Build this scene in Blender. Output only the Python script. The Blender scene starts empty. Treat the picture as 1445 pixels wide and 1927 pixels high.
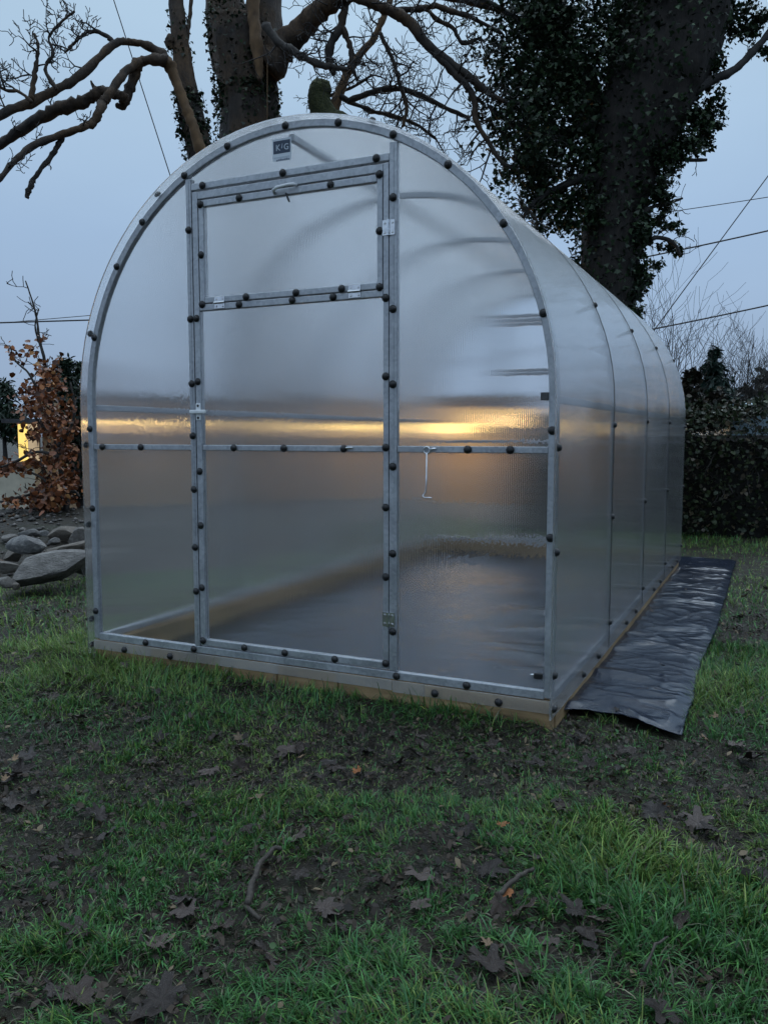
import bpy, bmesh, math, random
import numpy as np
from mathutils import Vector, Matrix, Euler
random.seed(7)
scene = bpy.context.scene
PI = math.pi

# ------------------------------------------------------------------ camera
CAM = Vector((2.6745, -2.7333, 0.9924))
YAW, PITCH, FPX = 0.4408, 0.0907, 1573.85          # focal length in pixels of a 1445 px wide picture
cam = bpy.data.cameras.new('camera')
cam.sensor_fit = 'HORIZONTAL'
cam.sensor_width = 36.0
cam.lens = 36.0 * FPX / 1445.0
cam.clip_start = 0.05
cam.clip_end = 3000.0
camo = bpy.data.objects.new('camera', cam)
scene.collection.objects.link(camo)
camo.location = CAM
camo.rotation_euler = (PI / 2 - PITCH, 0, YAW)
scene.camera = camo

# ------------------------------------------------------------------ sky: overcast dusk
world = bpy.data.worlds.new('World')
scene.world = world
world.use_nodes = True
wn, wl = world.node_tree.nodes, world.node_tree.links
wn.clear()
SUN_EL, SUN_ROT = math.radians(9.0), math.radians(200.0)
w_out = wn.new('ShaderNodeOutputWorld')
bg_sky = wn.new('ShaderNodeBackground')
bg_cld = wn.new('ShaderNodeBackground')
sky = wn.new('ShaderNodeTexSky')
sky.sky_type = 'NISHITA'
sky.sun_disc = False
sky.sun_elevation = SUN_EL
sky.sun_rotation = SUN_ROT
sky.air_density, sky.dust_density, sky.ozone_density = 1.6, 1.0, 4.0
bg_sky.inputs['Strength'].default_value = 0.05
wl.new(sky.outputs[0], bg_sky.inputs['Color'])
# an even cloud deck under that sky: brighter overhead than at the horizon, as overcast skies are
tc = wn.new('ShaderNodeTexCoord')
sep = wn.new('ShaderNodeSeparateXYZ')
wl.new(tc.outputs['Generated'], sep.inputs[0])
ramp = wn.new('ShaderNodeValToRGB')
cr = ramp.color_ramp
cr.elements[0].position = 0.0
cr.elements[0].color = (0.305, 0.405, 0.565, 1)
cr.elements[1].position = 1.0
cr.elements[1].color = (1.02, 1.26, 1.54, 1)
e = cr.elements.new(0.22); e.color = (0.345, 0.485, 0.685, 1)
e = cr.elements.new(0.45); e.color = (0.46, 0.63, 0.80, 1)
wl.new(sep.outputs['Z'], ramp.inputs[0])
cn = wn.new('ShaderNodeTexNoise')
cn.inputs['Scale'].default_value = 1.7
cn.inputs['Detail'].default_value = 4
cmap = wn.new('ShaderNodeMapping')
cmap.inputs['Scale'].default_value = (1, 1, 2.6)
wl.new(tc.outputs['Generated'], cmap.inputs[0])
wl.new(cmap.outputs[0], cn.inputs['Vector'])
cm = wn.new('ShaderNodeMapRange')
cm.inputs[1].default_value, cm.inputs[2].default_value = 0.3, 0.7
cm.inputs[3].default_value, cm.inputs[4].default_value = 0.93, 1.07
wl.new(cn.outputs[0], cm.inputs[0])
cmul = wn.new('ShaderNodeMix'); cmul.data_type = 'RGBA'; cmul.blend_type = 'MULTIPLY'
cmul.inputs[0].default_value = 1.0
wl.new(ramp.outputs[0], cmul.inputs[6]); wl.new(cm.outputs[0], cmul.inputs[7])
wl.new(cmul.outputs[2], bg_cld.inputs['Color'])
bg_cld.inputs['Strength'].default_value = 1.0
wmix = wn.new('ShaderNodeMixShader')
wmix.inputs[0].default_value = 0.94
wl.new(bg_sky.outputs[0], wmix.inputs[1]); wl.new(bg_cld.outputs[0], wmix.inputs[2])
wl.new(wmix.outputs[0], w_out.inputs['Surface'])

sun = bpy.data.lights.new('sun', 'SUN')
sun.energy = 1.4
sun.angle = math.radians(60)
sun.color = (0.80, 0.90, 1.0)
suno = bpy.data.objects.new('sun', sun)
scene.collection.objects.link(suno)
suno.rotation_euler = (math.radians(35), 0, math.radians(200))

scene.view_settings.view_transform = 'Standard'
scene.view_settings.look = 'None'
scene.view_settings.exposure = 0.06
scene.view_settings.gamma = 1.0
scene.view_settings.use_curve_mapping = False
cy = scene.cycles
cy.max_bounces = 18
cy.diffuse_bounces = 8
cy.glossy_bounces = 8
cy.transmission_bounces = 18
cy.transparent_max_bounces = 16
cy.caustics_refractive = True
cy.caustics_reflective = True
cy.sample_clamp_indirect = 3.0
cy.adaptive_threshold = .02
cy.use_denoising = True
try: cy.denoiser = 'OPENIMAGEDENOISE'
except Exception: pass

# ------------------------------------------------------------------ helpers
col = scene.collection
FW = Vector((-math.sin(YAW) * math.cos(PITCH), math.cos(YAW) * math.cos(PITCH), -math.sin(PITCH)))
RT = Vector((math.cos(YAW), math.sin(YAW), 0))
UP = RT.cross(FW)
def ray(x, y):                                   # sight line through a photo pixel
    return FW + RT * ((x - 722.5) / FPX) + UP * ((963.5 - y) / FPX)
def at(x, y, d):                                 # point at depth d metres along the sight line
    return CAM + ray(x, y) * d
def front(x, y, Y=0.0):                          # point on the greenhouse's front plane
    q = ray(x, y); return CAM + q * ((Y - CAM.y) / q.y)
def on_x(x, y, X):
    q = ray(x, y); return CAM + q * ((X - CAM.x) / q.x)
def on_z(x, y, Z=0.0):
    q = ray(x, y); return CAM + q * ((Z - CAM.z) / q.z)

def tag(o, label=None, cat=None, group=None, kind=None):
    if label: o['label'] = label
    if cat: o['category'] = cat
    if group: o['group'] = group
    if kind: o['kind'] = kind
    return o
def link(o, parent=None):
    col.objects.link(o)
    if parent is not None: o.parent = parent
    return o
def empty(name, loc=(0, 0, 0)):
    o = bpy.data.objects.new(name, None); o.location = loc; o.empty_display_size = 0.1
    return link(o)
def smooth_shade(me, on=True):
    me.polygons.foreach_set('use_smooth', np.full(len(me.polygons), on, dtype=bool))
class MB:
    """collects verts and faces of ONE mesh"""
    def __init__(s): s.v = []; s.f = []
    def add(s, vs, fs):
        b = len(s.v); s.v += [tuple(v) for v in vs]; s.f += [tuple(i + b for i in f) for f in fs]
        return s
    def box(s, a, b):
        (x0, y0, z0), (x1, y1, z1) = a, b
        return s.add([(x0, y0, z0), (x1, y0, z0), (x1, y1, z0), (x0, y1, z0), (x0, y0, z1), (x1, y0, z1), (x1, y1, z1), (x0, y1, z1)],
                     [(0, 3, 2, 1), (4, 5, 6, 7), (0, 1, 5, 4), (1, 2, 6, 5), (2, 3, 7, 6), (3, 0, 4, 7)])
    def tube(s, pts, rad, n=8, cap=True):
        pts = [Vector(p) for p in pts]
        if not isinstance(rad, (list, tuple)): rad = [rad] * len(pts)
        b = len(s.v); prev = None
        for i, p in enumerate(pts):
            t = (pts[min(i + 1, len(pts) - 1)] - pts[max(i - 1, 0)])
            t = t.normalized() if t.length > 1e-9 else Vector((0, 0, 1))
            if prev is None:
                u = t.orthogonal().normalized()
            else:
                u = (prev - t * prev.dot(t))
                u = u.normalized() if u.length > 1e-6 else t.orthogonal().normalized()
            prev = u; w = t.cross(u)
            for k in range(n):
                a = 2 * PI * k / n
                s.v.append(tuple(p + (u * math.cos(a) + w * math.sin(a)) * rad[i]))
        for i in range(len(pts) - 1):
            for k in range(n):
                a, c = b + i * n + k, b + i * n + (k + 1) % n
                s.f.append((a, c, c + n, a + n))
        if cap:
            s.f.append(tuple(b + k for k in range(n))[::-1])
            s.f.append(tuple(b + (len(pts) - 1) * n + k for k in range(n)))
        return s
    def build(s, name, mat, parent=None, smooth=False, bevel=0.0):
        me = bpy.data.meshes.new(name); me.from_pydata(s.v, [], s.f); me.update()
        if mat: me.materials.append(mat)
        if smooth: smooth_shade(me)
        o = bpy.data.objects.new(name, me); link(o, parent)
        if bevel:
            m = o.modifiers.new('bevel', 'BEVEL'); m.width = bevel; m.segments = 2; m.limit_method = 'ANGLE'
        return o
def np_mesh(name, verts, faces, mat, parent=None, smooth=False, cols=None):
    """verts (n,3), faces (m,3|4) int arrays; cols (n,3) optional colour attribute"""
    verts = np.asarray(verts, np.float32); faces = np.asarray(faces, np.int32)
    me = bpy.data.meshes.new(name)
    k = faces.shape[1]
    me.vertices.add(len(verts)); me.vertices.foreach_set('co', verts.ravel())
    me.loops.add(faces.size); me.loops.foreach_set('vertex_index', faces.ravel())
    me.polygons.add(len(faces))
    me.polygons.foreach_set('loop_start', np.arange(0, faces.size, k, dtype=np.int32))
    me.update(calc_edges=True)
    if cols is not None:
        at_ = me.attributes.new('tint', 'FLOAT_COLOR', 'POINT')
        c4 = np.ones((len(verts), 4), np.float32); c4[:, :3] = cols
        at_.data.foreach_set('color', c4.ravel())
    if mat: me.materials.append(mat)
    if smooth: smooth_shade(me)
    o = bpy.data.objects.new(name, me)
    return link(o, parent)
def inst(src, parent=None, name=None):
    c = src.copy()
    col.objects.link(c); c.parent = parent
    if name: c.name = name
    return c

# ------------------------------------------------------------------ materials
class Mat:
    def __init__(s, name):
        s.m = bpy.data.materials.new(name); s.m.use_nodes = True
        s.n, s.l = s.m.node_tree.nodes, s.m.node_tree.links
        s.b = s.n['Principled BSDF']; s.out = s.n['Material Output']
    def node(s, t, **kw):
        n = s.n.new(t)
        for k, v in kw.items(): setattr(n, k, v)
        return n
    def link(s, a, b): s.l.new(a, b)
    def noise(s, scale, detail=4, rough=.55, coord='Object', stretch=(1, 1, 1), dist=0):
        t = s.node('ShaderNodeTexCoord'); mp = s.node('ShaderNodeMapping')
        mp.inputs['Scale'].default_value = stretch
        s.link(t.outputs[coord], mp.inputs[0])
        n = s.node('ShaderNodeTexNoise')
        n.inputs['Scale'].default_value = scale; n.inputs['Detail'].default_value = detail
        n.inputs['Roughness'].default_value = rough; n.inputs['Distortion'].default_value = dist
        s.link(mp.outputs[0], n.inputs['Vector'])
        return n.outputs[0]
    def ramp(s, fac, stops):
        r = s.node('ShaderNodeValToRGB'); c = r.color_ramp
        c.elements[0].position, c.elements[0].color = stops[0][0], (*stops[0][1], 1)
        c.elements[1].position, c.elements[1].color = stops[-1][0], (*stops[-1][1], 1)
        for p, q in stops[1:-1]:
            e = c.elements.new(p); e.color = (*q, 1)
        s.link(fac, r.inputs[0]); return r.outputs[0]
    def maprange(s, v, a, b, c, d):
        m = s.node('ShaderNodeMapRange')
        for i, q in enumerate((a, b, c, d)): m.inputs[i + 1].default_value = q
        s.link(v, m.inputs[0]); return m.outputs[0]
    def mixc(s, fac, a, b, mode='MIX'):
        m = s.node('ShaderNodeMix'); m.data_type = 'RGBA'; m.blend_type = mode
        for sock, v in ((m.inputs[0], fac), (m.inputs[6], a), (m.inputs[7], b)):
            if isinstance(v, (int, float)): sock.default_value = v
            elif isinstance(v, tuple): sock.default_value = (*v, 1)
            else: s.link(v, sock)
        return m.outputs[2]
    def math(s, op, a, b=None):
        m = s.node('ShaderNodeMath'); m.operation = op
        for i, v in enumerate((a, b)):
            if v is None: continue
            if isinstance(v, (int, float)): m.inputs[i].default_value = v
            else: s.link(v, m.inputs[i])
        return m.outputs[0]
    def bump(s, h, strength=.3, dist=.01):
        b = s.node('ShaderNodeBump'); b.inputs['Strength'].default_value = strength; b.inputs['Distance'].default_value = dist
        s.link(h, b.inputs['Height']); s.link(b.outputs[0], s.b.inputs['Normal'])
    def base(s, v):
        if isinstance(v, tuple): s.b.inputs['Base Color'].default_value = (*v, 1)
        else: s.link(v, s.b.inputs['Base Color'])
    def set(s, **kw):
        for k, v in kw.items():
            k = k.replace('_', ' ')
            if isinstance(v, (int, float)): s.b.inputs[k].default_value = v
            else: s.link(v, s.b.inputs[k])
        return s
M = {}
def simple(name, c0, c1, scale, rough=.7, metal=0.0, bump=.2, dist=.005, stretch=(1, 1, 1), detail=5, spec=.5):
    m = Mat(name)
    f = m.noise(scale, detail, stretch=stretch)
    m.base(m.ramp(f, [(.3, c0), (.7, c1)]))
    m.set(Roughness=rough, Metallic=metal)
    m.b.inputs['Specular IOR Level'].default_value = spec
    if bump: m.bump(f, bump, dist)
    M[name] = m.m
    return m

# galvanised steel: spangled, dull
m = Mat('galvanised steel')
v = m.node('ShaderNodeTexVoronoi'); v.inputs['Scale'].default_value = 90
t = m.node('ShaderNodeTexCoord'); m.link(t.outputs['Object'], v.inputs['Vector'])
sp = m.math('MULTIPLY', v.outputs['Color'], 1.0)
f2 = m.noise(7, 5)
c = m.mixc(.5, m.ramp(f2, [(.3, (.24, .26, .29)), (.7, (.46, .485, .52))]), m.ramp(sp, [(0, (.28, .30, .33)), (1, (.56, .58, .61))]))
m.base(c); m.set(Metallic=.6, Roughness=m.maprange(f2, .3, .7, .34, .55)); m.bump(f2, .05, .002)
M['steel'] = m.m
simple('bright zinc', (.55, .56, .58), (.75, .76, .78), 60, rough=.25, metal=1.0, bump=.05)
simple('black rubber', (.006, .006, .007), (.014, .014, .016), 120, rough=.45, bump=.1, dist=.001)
simple('white plastic', (.66, .68, .70), (.76, .78, .80), 40, rough=.4, bump=.02)

def polycarbonate(name, axis, milk, amp, spread, RLO, RHI, top_bright, pitch=.0065):
    """clear twin wall sheet: solid slab of plastic whose flutes run up the sheet, so light is spread across them"""
    m = Mat(name); m.n.remove(m.b)
    geo = m.node('ShaderNodeNewGeometry')
    sx = m.node('ShaderNodeSeparateXYZ'); m.link(geo.outputs['Position'], sx.inputs[0])
    s = sx.outputs[axis]
    wave = m.math('SINE', m.math('MULTIPLY', s, 2 * PI / pitch))
    wn_ = m.node('ShaderNodeTexWhiteNoise'); wn_.noise_dimensions = '3D'
    m.link(geo.outputs['Position'], wn_.inputs['Vector'])
    rnd = m.math('SUBTRACT', wn_.outputs['Value'], .5)
    tilt = m.math('ADD', m.math('MULTIPLY', wave, amp), m.math('MULTIPLY', rnd, spread))
    wob = m.node('ShaderNodeTexNoise'); wob.inputs['Scale'].default_value = 2.2; wob.inputs['Detail'].default_value = 2
    m.link(geo.outputs['Position'], wob.inputs['Vector'])
    dr = m.noise(170, 2, coord='Object'); dpatch = m.noise(1.1, 3, coord='Object')
    wz = m.math('ADD', m.math('MULTIPLY', m.math('SUBTRACT', wob.outputs[0], .5), .16), m.math('MULTIPLY', m.math('SUBTRACT', dr, .5), m.maprange(dpatch, .48, .68, .03, .26)))
    cmb = m.node('ShaderNodeCombineXYZ'); m.link(tilt, cmb.inputs[axis]); m.link(wz, cmb.inputs[2])
    add = m.node('ShaderNodeVectorMath', operation='ADD'); m.link(geo.outputs['Normal'], add.inputs[0]); m.link(cmb.outputs[0], add.inputs[1])
    nrm = m.node('ShaderNodeVectorMath', operation='NORMALIZE'); m.link(add.outputs[0], nrm.inputs[0])
    # damp: misted patches and runs
    mist = m.noise(1.6, 4, stretch=(1, 1, .6), coord='Object')
    runs = m.noise(20, 4, stretch=(1, 1, .06), coord='Object')
    rough = m.math('ADD', m.maprange(mist, .40, .62, RLO, RHI), m.maprange(runs, .6, .75, 0, -.01))
    g = m.node('ShaderNodeBsdfGlass'); g.inputs['IOR'].default_value = 1.15
    g.inputs['Color'].default_value = (.99, .992, .995, 1)
    m.link(rough, g.inputs['Roughness']); m.link(nrm.outputs[0], g.inputs['Normal'])
    gl = m.node('ShaderNodeBsdfGlossy'); gl.inputs['Roughness'].default_value = .12
    m.link(nrm.outputs[0], gl.inputs['Normal'])
    lw = m.node('ShaderNodeLayerWeight'); lw.inputs['Blend'].default_value = .5
    fr = m.math('ADD', m.math('MULTIPLY', m.math('POWER', lw.outputs['Facing'], 5.0), .9), .04)
    gg = m.node('ShaderNodeMixShader'); m.link(fr, gg.inputs[0]); m.link(g.outputs[0], gg.inputs[1]); m.link(gl.outputs[0], gg.inputs[2])
    tr = m.node('ShaderNodeBsdfTranslucent'); tr.inputs['Color'].default_value = (.93, .955, .98, 1)
    df = m.node('ShaderNodeBsdfDiffuse'); df.inputs['Color'].default_value = (.90, .93, .96, 1)
    mk = m.node('ShaderNodeMixShader'); mk.inputs[0].default_value = .4
    m.link(tr.outputs[0], mk.inputs[1]); m.link(df.outputs[0], mk.inputs[2])
    mx = m.node('ShaderNodeMixShader')
    sn = m.node('ShaderNodeSeparateXYZ'); m.link(geo.outputs['True Normal'], sn.inputs[0])
    flat_bright = m.maprange(m.math('ABSOLUTE', sn.outputs[2]), .05, .75, 0, top_bright)      # milkier where flatter: brightness painted into the top of the sheet
    m.link(m.math('ADD', flat_bright, m.math('MULTIPLY', m.maprange(mist, .3, .7, .8, 1.2), milk)), mx.inputs[0])
    m.link(gg.outputs[0], mx.inputs[1]); m.link(mk.outputs[0], mx.inputs[2])
    m.link(mx.outputs[0], m.out.inputs['Surface'])
    M[name] = m.m
polycarbonate('polycarbonate front', 0, .026, .12, .30, .008, .034, 0)
polycarbonate('polycarbonate strip', 0, .30, .24, .55, .05, .10, 0)
polycarbonate('polycarbonate roof', 1, .05, .20, .5, .03, .06, .15)

# pressure treated timber
m = Mat('treated timber')
g1 = m.noise(6, 6, stretch=(.5, .5, 6), dist=.6); g2 = m.noise(3, 3)
cc = m.ramp(g1, [(.25, (.15, .095, .045)), (.5, (.30, .195, .095)), (.75, (.43, .30, .165))])
m.base(m.mixc(m.maprange(g2, .45, .7, 0, .7), cc, (.07, .045, .025)))
m.set(Roughness=.75); m.bump(g1, .3, .004)
M['timber'] = m.m
# black weed membrane, damp
m = Mat('black plastic sheet')
n1 = m.noise(5, 4); n2 = m.noise(60, 4)
m.base(m.ramp(n2, [(.3, (.009, .014, .027)), (.7, (.014, .021, .038))]))
m.set(Roughness=m.maprange(n1, .3, .7, .17, .28)); m.bump(n2, .10, .003)
m.b.inputs['Specular IOR Level'].default_value = .36
M['membrane'] = m.m
# ================================================================== GREENHOUSE
B = 0.11                                          # height of the bottom rail over the lawn
LEN, R0, STR = 3.96, 1.0, 1.015                    # length, arch radius, straight side
TW = 0.0135                                        # half width of a tube
gh = empty('greenhouse', (1.0, 2.0, 0.0))
tag(gh, 'round-roofed polycarbonate greenhouse with galvanised steel frame on timber base', 'greenhouse')
class _P:                                           # children are built in world coordinates
    pass
def part(mb, name, mat, parent=None, smooth=False, bevel=0.0):
    o = mb.build(name, mat, parent or gh, smooth, bevel)
    if (parent or gh) is gh: o.matrix_parent_inverse = Matrix.Translation(-Vector(gh.location))
    return o
def fix(o, parent=None):
    if (parent or gh) is gh: o.matrix_parent_inverse = Matrix.Translation(-Vector(gh.location))
    return o
def arch_pts(R, y, z0=0.0, n=40, cx=1.0):
    pts = [(cx - R, y, B + z0), (cx - R, y, B + STR * .5), (cx - R, y, B + STR)]
    for i in range(1, n):
        a = PI - PI * i / n
        pts.append((cx + R * math.cos(a), y, B + STR + R * math.sin(a)))
    pts += [(cx + R, y, B + STR), (cx + R, y, B + STR * .5), (cx + R, y, B + z0)]
    return pts
def arch_z(X, R=R0):                               # height of the arch over a place on the front
    return B + STR + math.sqrt(max(0, R * R - (X - 1.0) ** 2))
def square_sweep(mb, R, y, hw, hy, z0=0.0):
    o, i_ = arch_pts(R + hw, y, z0), arch_pts(R - hw, y, z0)
    b = len(mb.v); n = len(o)
    for k in range(n):
        a, c = o[k], i_[k]
        mb.v += [(a[0], y - hy, a[2]), (a[0], y + hy, a[2]), (c[0], y + hy, c[2]), (c[0], y - hy, c[2])]
    for k in range(n - 1):
        for q in range(4):
            p0, p1 = b + k * 4 + q, b + k * 4 + (q + 1) % 4
            mb.f.append((p0, p1, p1 + 4, p0 + 4))
    mb.f += [(b, b + 3, b + 2, b + 1), tuple(b + (n - 1) * 4 + q for q in range(4))]
    return mb
ST = M['steel']
# arches: the two end frames and the three between
for k, y in enumerate([0.0, .99, 1.98, 2.97, LEN]):
    o = part(square_sweep(MB(), R0, y, TW, TW if k in (0, 4) else .010), 'arch', ST, smooth=False, bevel=.003)
for y in (.99, 1.98, 2.97):                          # dark strip added over the sheet for the shadow line at each arch
    part(square_sweep(MB(), R0 + TW + .0086, y, .0008, .0038, -.055), 'seam_shade_strip', M['black rubber'])
# purlins run the length: ridge and the two springing lines
for (x, z) in ((1.0, B + STR + R0 - .034), (0.001, B + STR - .012), (1.999, B + STR - .012)):
    part(MB().box((x - .011, TW + .002, z - .013), (x + .011, LEN - TW - .002, z + .013)), 'purlin', ST, bevel=.003)
for x in (0.0, 2.0):
    part(MB().box((x - .012, TW + .002, B - .012), (x + .012, LEN - TW - .002, B + .016)), 'side_rail', ST, bevel=.003)

XL0, XL1, XR0, XR1 = .532, .557, 1.412, 1.441      # the two door posts
def end_frame(Y, with_door):
    s = TW
    y0, y1 = Y - s + .001, Y + s - .001
    for a, b in ((XL0, XL1), (XR0, XR1)):
        top = min(arch_z(a, R0 - TW), arch_z(b, R0 - TW)) - .001
        part(MB().box((a, y0, B + .026), (b, y1, top)).box(((a + b) / 2 - .003, y0 - .0018, B + .03), ((a + b) / 2 + .003, y0 - .0002, top - .01)), 'post', ST, bevel=.0012)
    part(MB().box((TW - .0 , y0, B - .006), (2 - TW, y1, B + .024)), 'sill_rail', ST, bevel=.003)
    part(MB().box((XL1 + .001, y0, B + 1.836), (XR0 - .001, y1, B + 1.862)), 'transom', ST, bevel=.003)
    part(MB().box((TW + .001, y0 + .002, B + .825), (XL0 - .001, y1 - .002, B + .847)), 'mid_rail', ST, bevel=.002)
    part(MB().box((XR1 + .001, y0 + .002, B + .825), (2 - TW - .001, y1 - .002, B + .847)), 'mid_rail', ST, bevel=.002)
end_frame(0.0, True)
end_frame(LEN, True)

PCF, PCR = M['polycarbonate front'], M['polycarbonate roof']
def slab(poly, y0, y1):
    n = len(poly); mb = MB()
    mb.v = [(x, y0, z) for x, z in poly] + [(x, y1, z) for x, z in poly]
    mb.f = [tuple(range(n)), tuple(range(2 * n - 1, n - 1, -1))]
    for k in range(n):
        j = (k + 1) % n; mb.f.append((k, k + n, j + n, j))
    return mb
def slab_obj(poly, y0, y1, name, mat, parent=None):
    o = part(slab(poly, y0, y1), name, mat, parent)
    me = o.data; bm = bmesh.new(); bm.from_mesh(me)
    bmesh.ops.recalc_face_normals(bm, faces=bm.faces); bmesh.ops.triangulate(bm, faces=[f for f in bm.faces if len(f.verts) > 4])
    bm.to_mesh(me); bm.free(); return o
def arc_between(xa, xb, R, n=24):
    return [(xa + (xb - xa) * i / n, arch_z(xa + (xb - xa) * i / n, R)) for i in range(n + 1)]
RS = R0 - TW - .0015
def end_sheets(Y, flap=-.058):
    y0, y1 = Y - .003, Y + .003
    L = 1 - RS
    # left: side, arch, post
    a = [(L, B + .025), (L, B + STR)] + [(1 + RS * math.cos(PI - t), B + STR + RS * math.sin(PI - t)) for t in np.linspace(0.03, math.acos((1 - XL0) / RS), 22)]
    a[-1] = (XL0 - .001, a[-1][1]); a += [(XL0 - .001, B + .025)]
    slab_obj(a[::-1], y0, y1, 'end_panel', PCF)
    b = [(2 - L, B + .025), (2 - L, B + STR)] + [(1 + RS * math.cos(t), B + STR + RS * math.sin(t)) for t in np.linspace(0.03, math.acos((XR1 - 1) / RS), 22)]
    b[-1] = (XR1 + .001, b[-1][1]); b += [(XR1 + .001, B + .025)]
    slab_obj(b, y0, y1, 'end_panel', PCF)
    top = [(XL1 + .001, B + 1.863), (XR0 - .001, B + 1.863)] + arc_between(XR0 - .001, XL1 + .001, RS)
    slab_obj(top, y0, y1, 'end_panel', PCF)
end_sheets(0.0); end_sheets(LEN)
# flaps of the sheet hanging over the timber in front of the base
for a, b, z0 in ((-.010, .545, -.046), (.549, 1.426, -.044), (1.430, 2.008, -.050)):
    slab_obj([(a, B - .007), (b, B - .007), (b, B + z0), (a, B + z0)], -.0215, -.0155, 'base_flap', M['polycarbonate strip'])

# roof and side sheet: two lengths bent over the arches
def roof_sheet(ya, yb):
    ro, ri = R0 + TW + .0075, R0 + TW + .0015
    N = 48; mb = MB()
    for R in (ro, ri):
        for p in arch_pts(R, 0, -.062, N):
            mb.v += [(p[0], ya, p[2]), (p[0], yb, p[2])]
    n = len(arch_pts(ro, 0, 0, N))
    for k in range(n - 1):
        a = 2 * k
        mb.f.append((a, a + 2, a + 3, a + 1))
        b = 2 * n + a
        mb.f.append((b, b + 1, b + 3, b + 2))
        mb.f.append((a, b, b + 2, a + 2)); mb.f.append((a + 1, a + 3, b + 3, b + 1))
    mb.f += [(0, 1, 2 * n + 1, 2 * n), (2 * n - 2, 4 * n - 2, 4 * n - 1, 2 * n - 1)]
    o = part(mb, 'roof_sheet', PCR)
    bm = bmesh.new(); bm.from_mesh(o.data); bmesh.ops.recalc_face_normals(bm, faces=bm.faces); bm.to_mesh(o.data); bm.free()
    smooth_shade(o.data); o.data.set_sharp_from_angle(angle=.6)
    return o
roof_sheet(-.045, 1.974); roof_sheet(1.978, LEN + .04)

# ---- door with its top hung vent
door = empty('door', (0, 0, 0)); door.parent = gh; fix(door)
def dpart(mb, name, mat, bevel=0.0, smooth=False, parent=None): return mb.build(name, mat, parent or door, smooth, bevel)
def build_door(Y, door):
    y0, y1 = Y - TW, Y + TW
    def P(mb, name, mat=ST, bevel=.0025): return mb.build(name, mat, door, False, bevel)
    P(MB().box((.562, y0, B + .030), (.588, y1, B + 1.830)), 'stile')
    P(MB().box((1.388, y0, B + .030), (1.409, y1, B + 1.830)), 'stile')
    P(MB().box((.589, y0, B + .030), (1.387, y1, B + .055)), 'rail')
    P(MB().box((.589, y0 + .002, B + .825), (1.387, y1 - .002, B + .847)), 'rail')
    P(MB().box((.589, y0, B + 1.373), (1.387, y1, B + 1.397)), 'rail')
    P(MB().box((.589, y0, B + 1.800), (1.387, y1, B + 1.829)), 'rail')
    o = slab([(.5895, B + .056), (1.3865, B + .056), (1.3865, B + 1.372), (.5895, B + 1.372)], Y - .003, Y + .003).build('door_panel', PCF, door)
def build_vent(Y, v):
    y0, y1 = Y - TW, Y + TW
    def P(mb, name, mat=ST, bevel=.0025): return mb.build(name, mat, v, False, bevel)
    P(MB().box((.592, y0, B + 1.401), (.614, y1, B + 1.795)), 'stile')
    P(MB().box((1.364, y0, B + 1.401), (1.385, y1, B + 1.795)), 'stile')
    P(MB().box((.615, y0, B + 1.401), (1.363, y1, B + 1.424)), 'rail')
    P(MB().box((.615, y0, B + 1.770), (1.363, y1, B + 1.795)), 'rail')
    slab([(.6155, B + 1.425), (1.3625, B + 1.425), (1.3625, B + 1.769), (.6155, B + 1.769)], Y - .003, Y + .003).build('vent_panel', PCF, v)
vent = empty('vent_window', (0, 0, 0)); vent.parent = gh; fix(vent)
build_door(0.0, door); build_vent(0.0, vent)
rdoor = empty('door', (0, 0, 0)); rdoor.parent = gh; fix(rdoor)
rvent = empty('vent_window', (0, 0, 0)); rvent.parent = gh; fix(rvent)
build_door(LEN, rdoor); build_vent(LEN, rvent)

# ---- black screw caps: a washer skirt and a domed cap
def cap_mesh():
    prof = [(.0158, 0), (.0160, .0025), (.0128, .0035), (.0122, .0078), (.0098, .0108), (.0052, .0122), (0, .0126)]
    n = 10; mb = MB()
    for r_, h in prof[:-1]:
        for k in range(n):
            a = 2 * PI * k / n; mb.v.append((r_ * math.cos(a), -h, r_ * math.sin(a)))
    mb.v.append((0, -prof[-1][1], 0))
    for i in range(len(prof) - 2):
        for k in range(n):
            a, b = i * n + k, i * n + (k + 1) % n
            mb.f.append((a, b, b + n, a + n))
    t = (len(prof) - 2) * n
    for k in range(n): mb.f.append((t + k, t + (k + 1) % n, len(mb.v) - 1))
    me = bpy.data.meshes.new('screw_cap'); me.from_pydata(mb.v, [], mb.f)
    me.materials.append(M['black rubber']); smooth_shade(me)
    return me
CAPM = cap_mesh()
rc = random.Random(3)
def cap(p, parent=None, out=(0, -1, 0)):
    parent = parent or gh
    o = bpy.data.objects.new('screw_cap', CAPM); link(o, parent); fix(o, parent)
    o.location = p; o.scale = (.92, 1, .92)
    o.rotation_euler = Vector((0, -1, 0)).rotation_difference(Vector(out)).to_euler()
    o.rotation_euler.rotate(Euler((rc.uniform(-.08, .08), 0, rc.uniform(-.08, .08))))
    return o
YF = -TW - .0004
def fcap(x, y, parent=None, Y=None):
    p = front(x, y, YF if Y is None else Y); return cap(p, parent)
for q in [(180,636),(222,503),(270,420),(348,332),(428,274),(537,236),(636,232),(738,257),(839,315),(940,426),(1013,592),(1031,810),(1028,1012),(170,807),(176,957),(181,1150)]:
    p = front(*q, YF); v = Vector((p.x - 1, 0, p.z - B - STR))         # keep arch caps on the tube
    if p.z > B + STR: v = v.normalized() * R0; p = Vector((1 + v.x, YF, B + STR + v.z))
    else: p.x = 0.0 if p.x < 1 else 2.0
    cap(p)
for q in [(352,433),(360,600),(361,722),(362,820),(365,921),(367,1030),(371,1113)]: p = front(*q, YF); p.x = .5445; cap(p)
for q in [(738,371),(740,581),(740,723),(740,878),(741,1042),(741,1189)]: p = front(*q, YF); p.x = 1.4265; cap(p)
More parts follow.
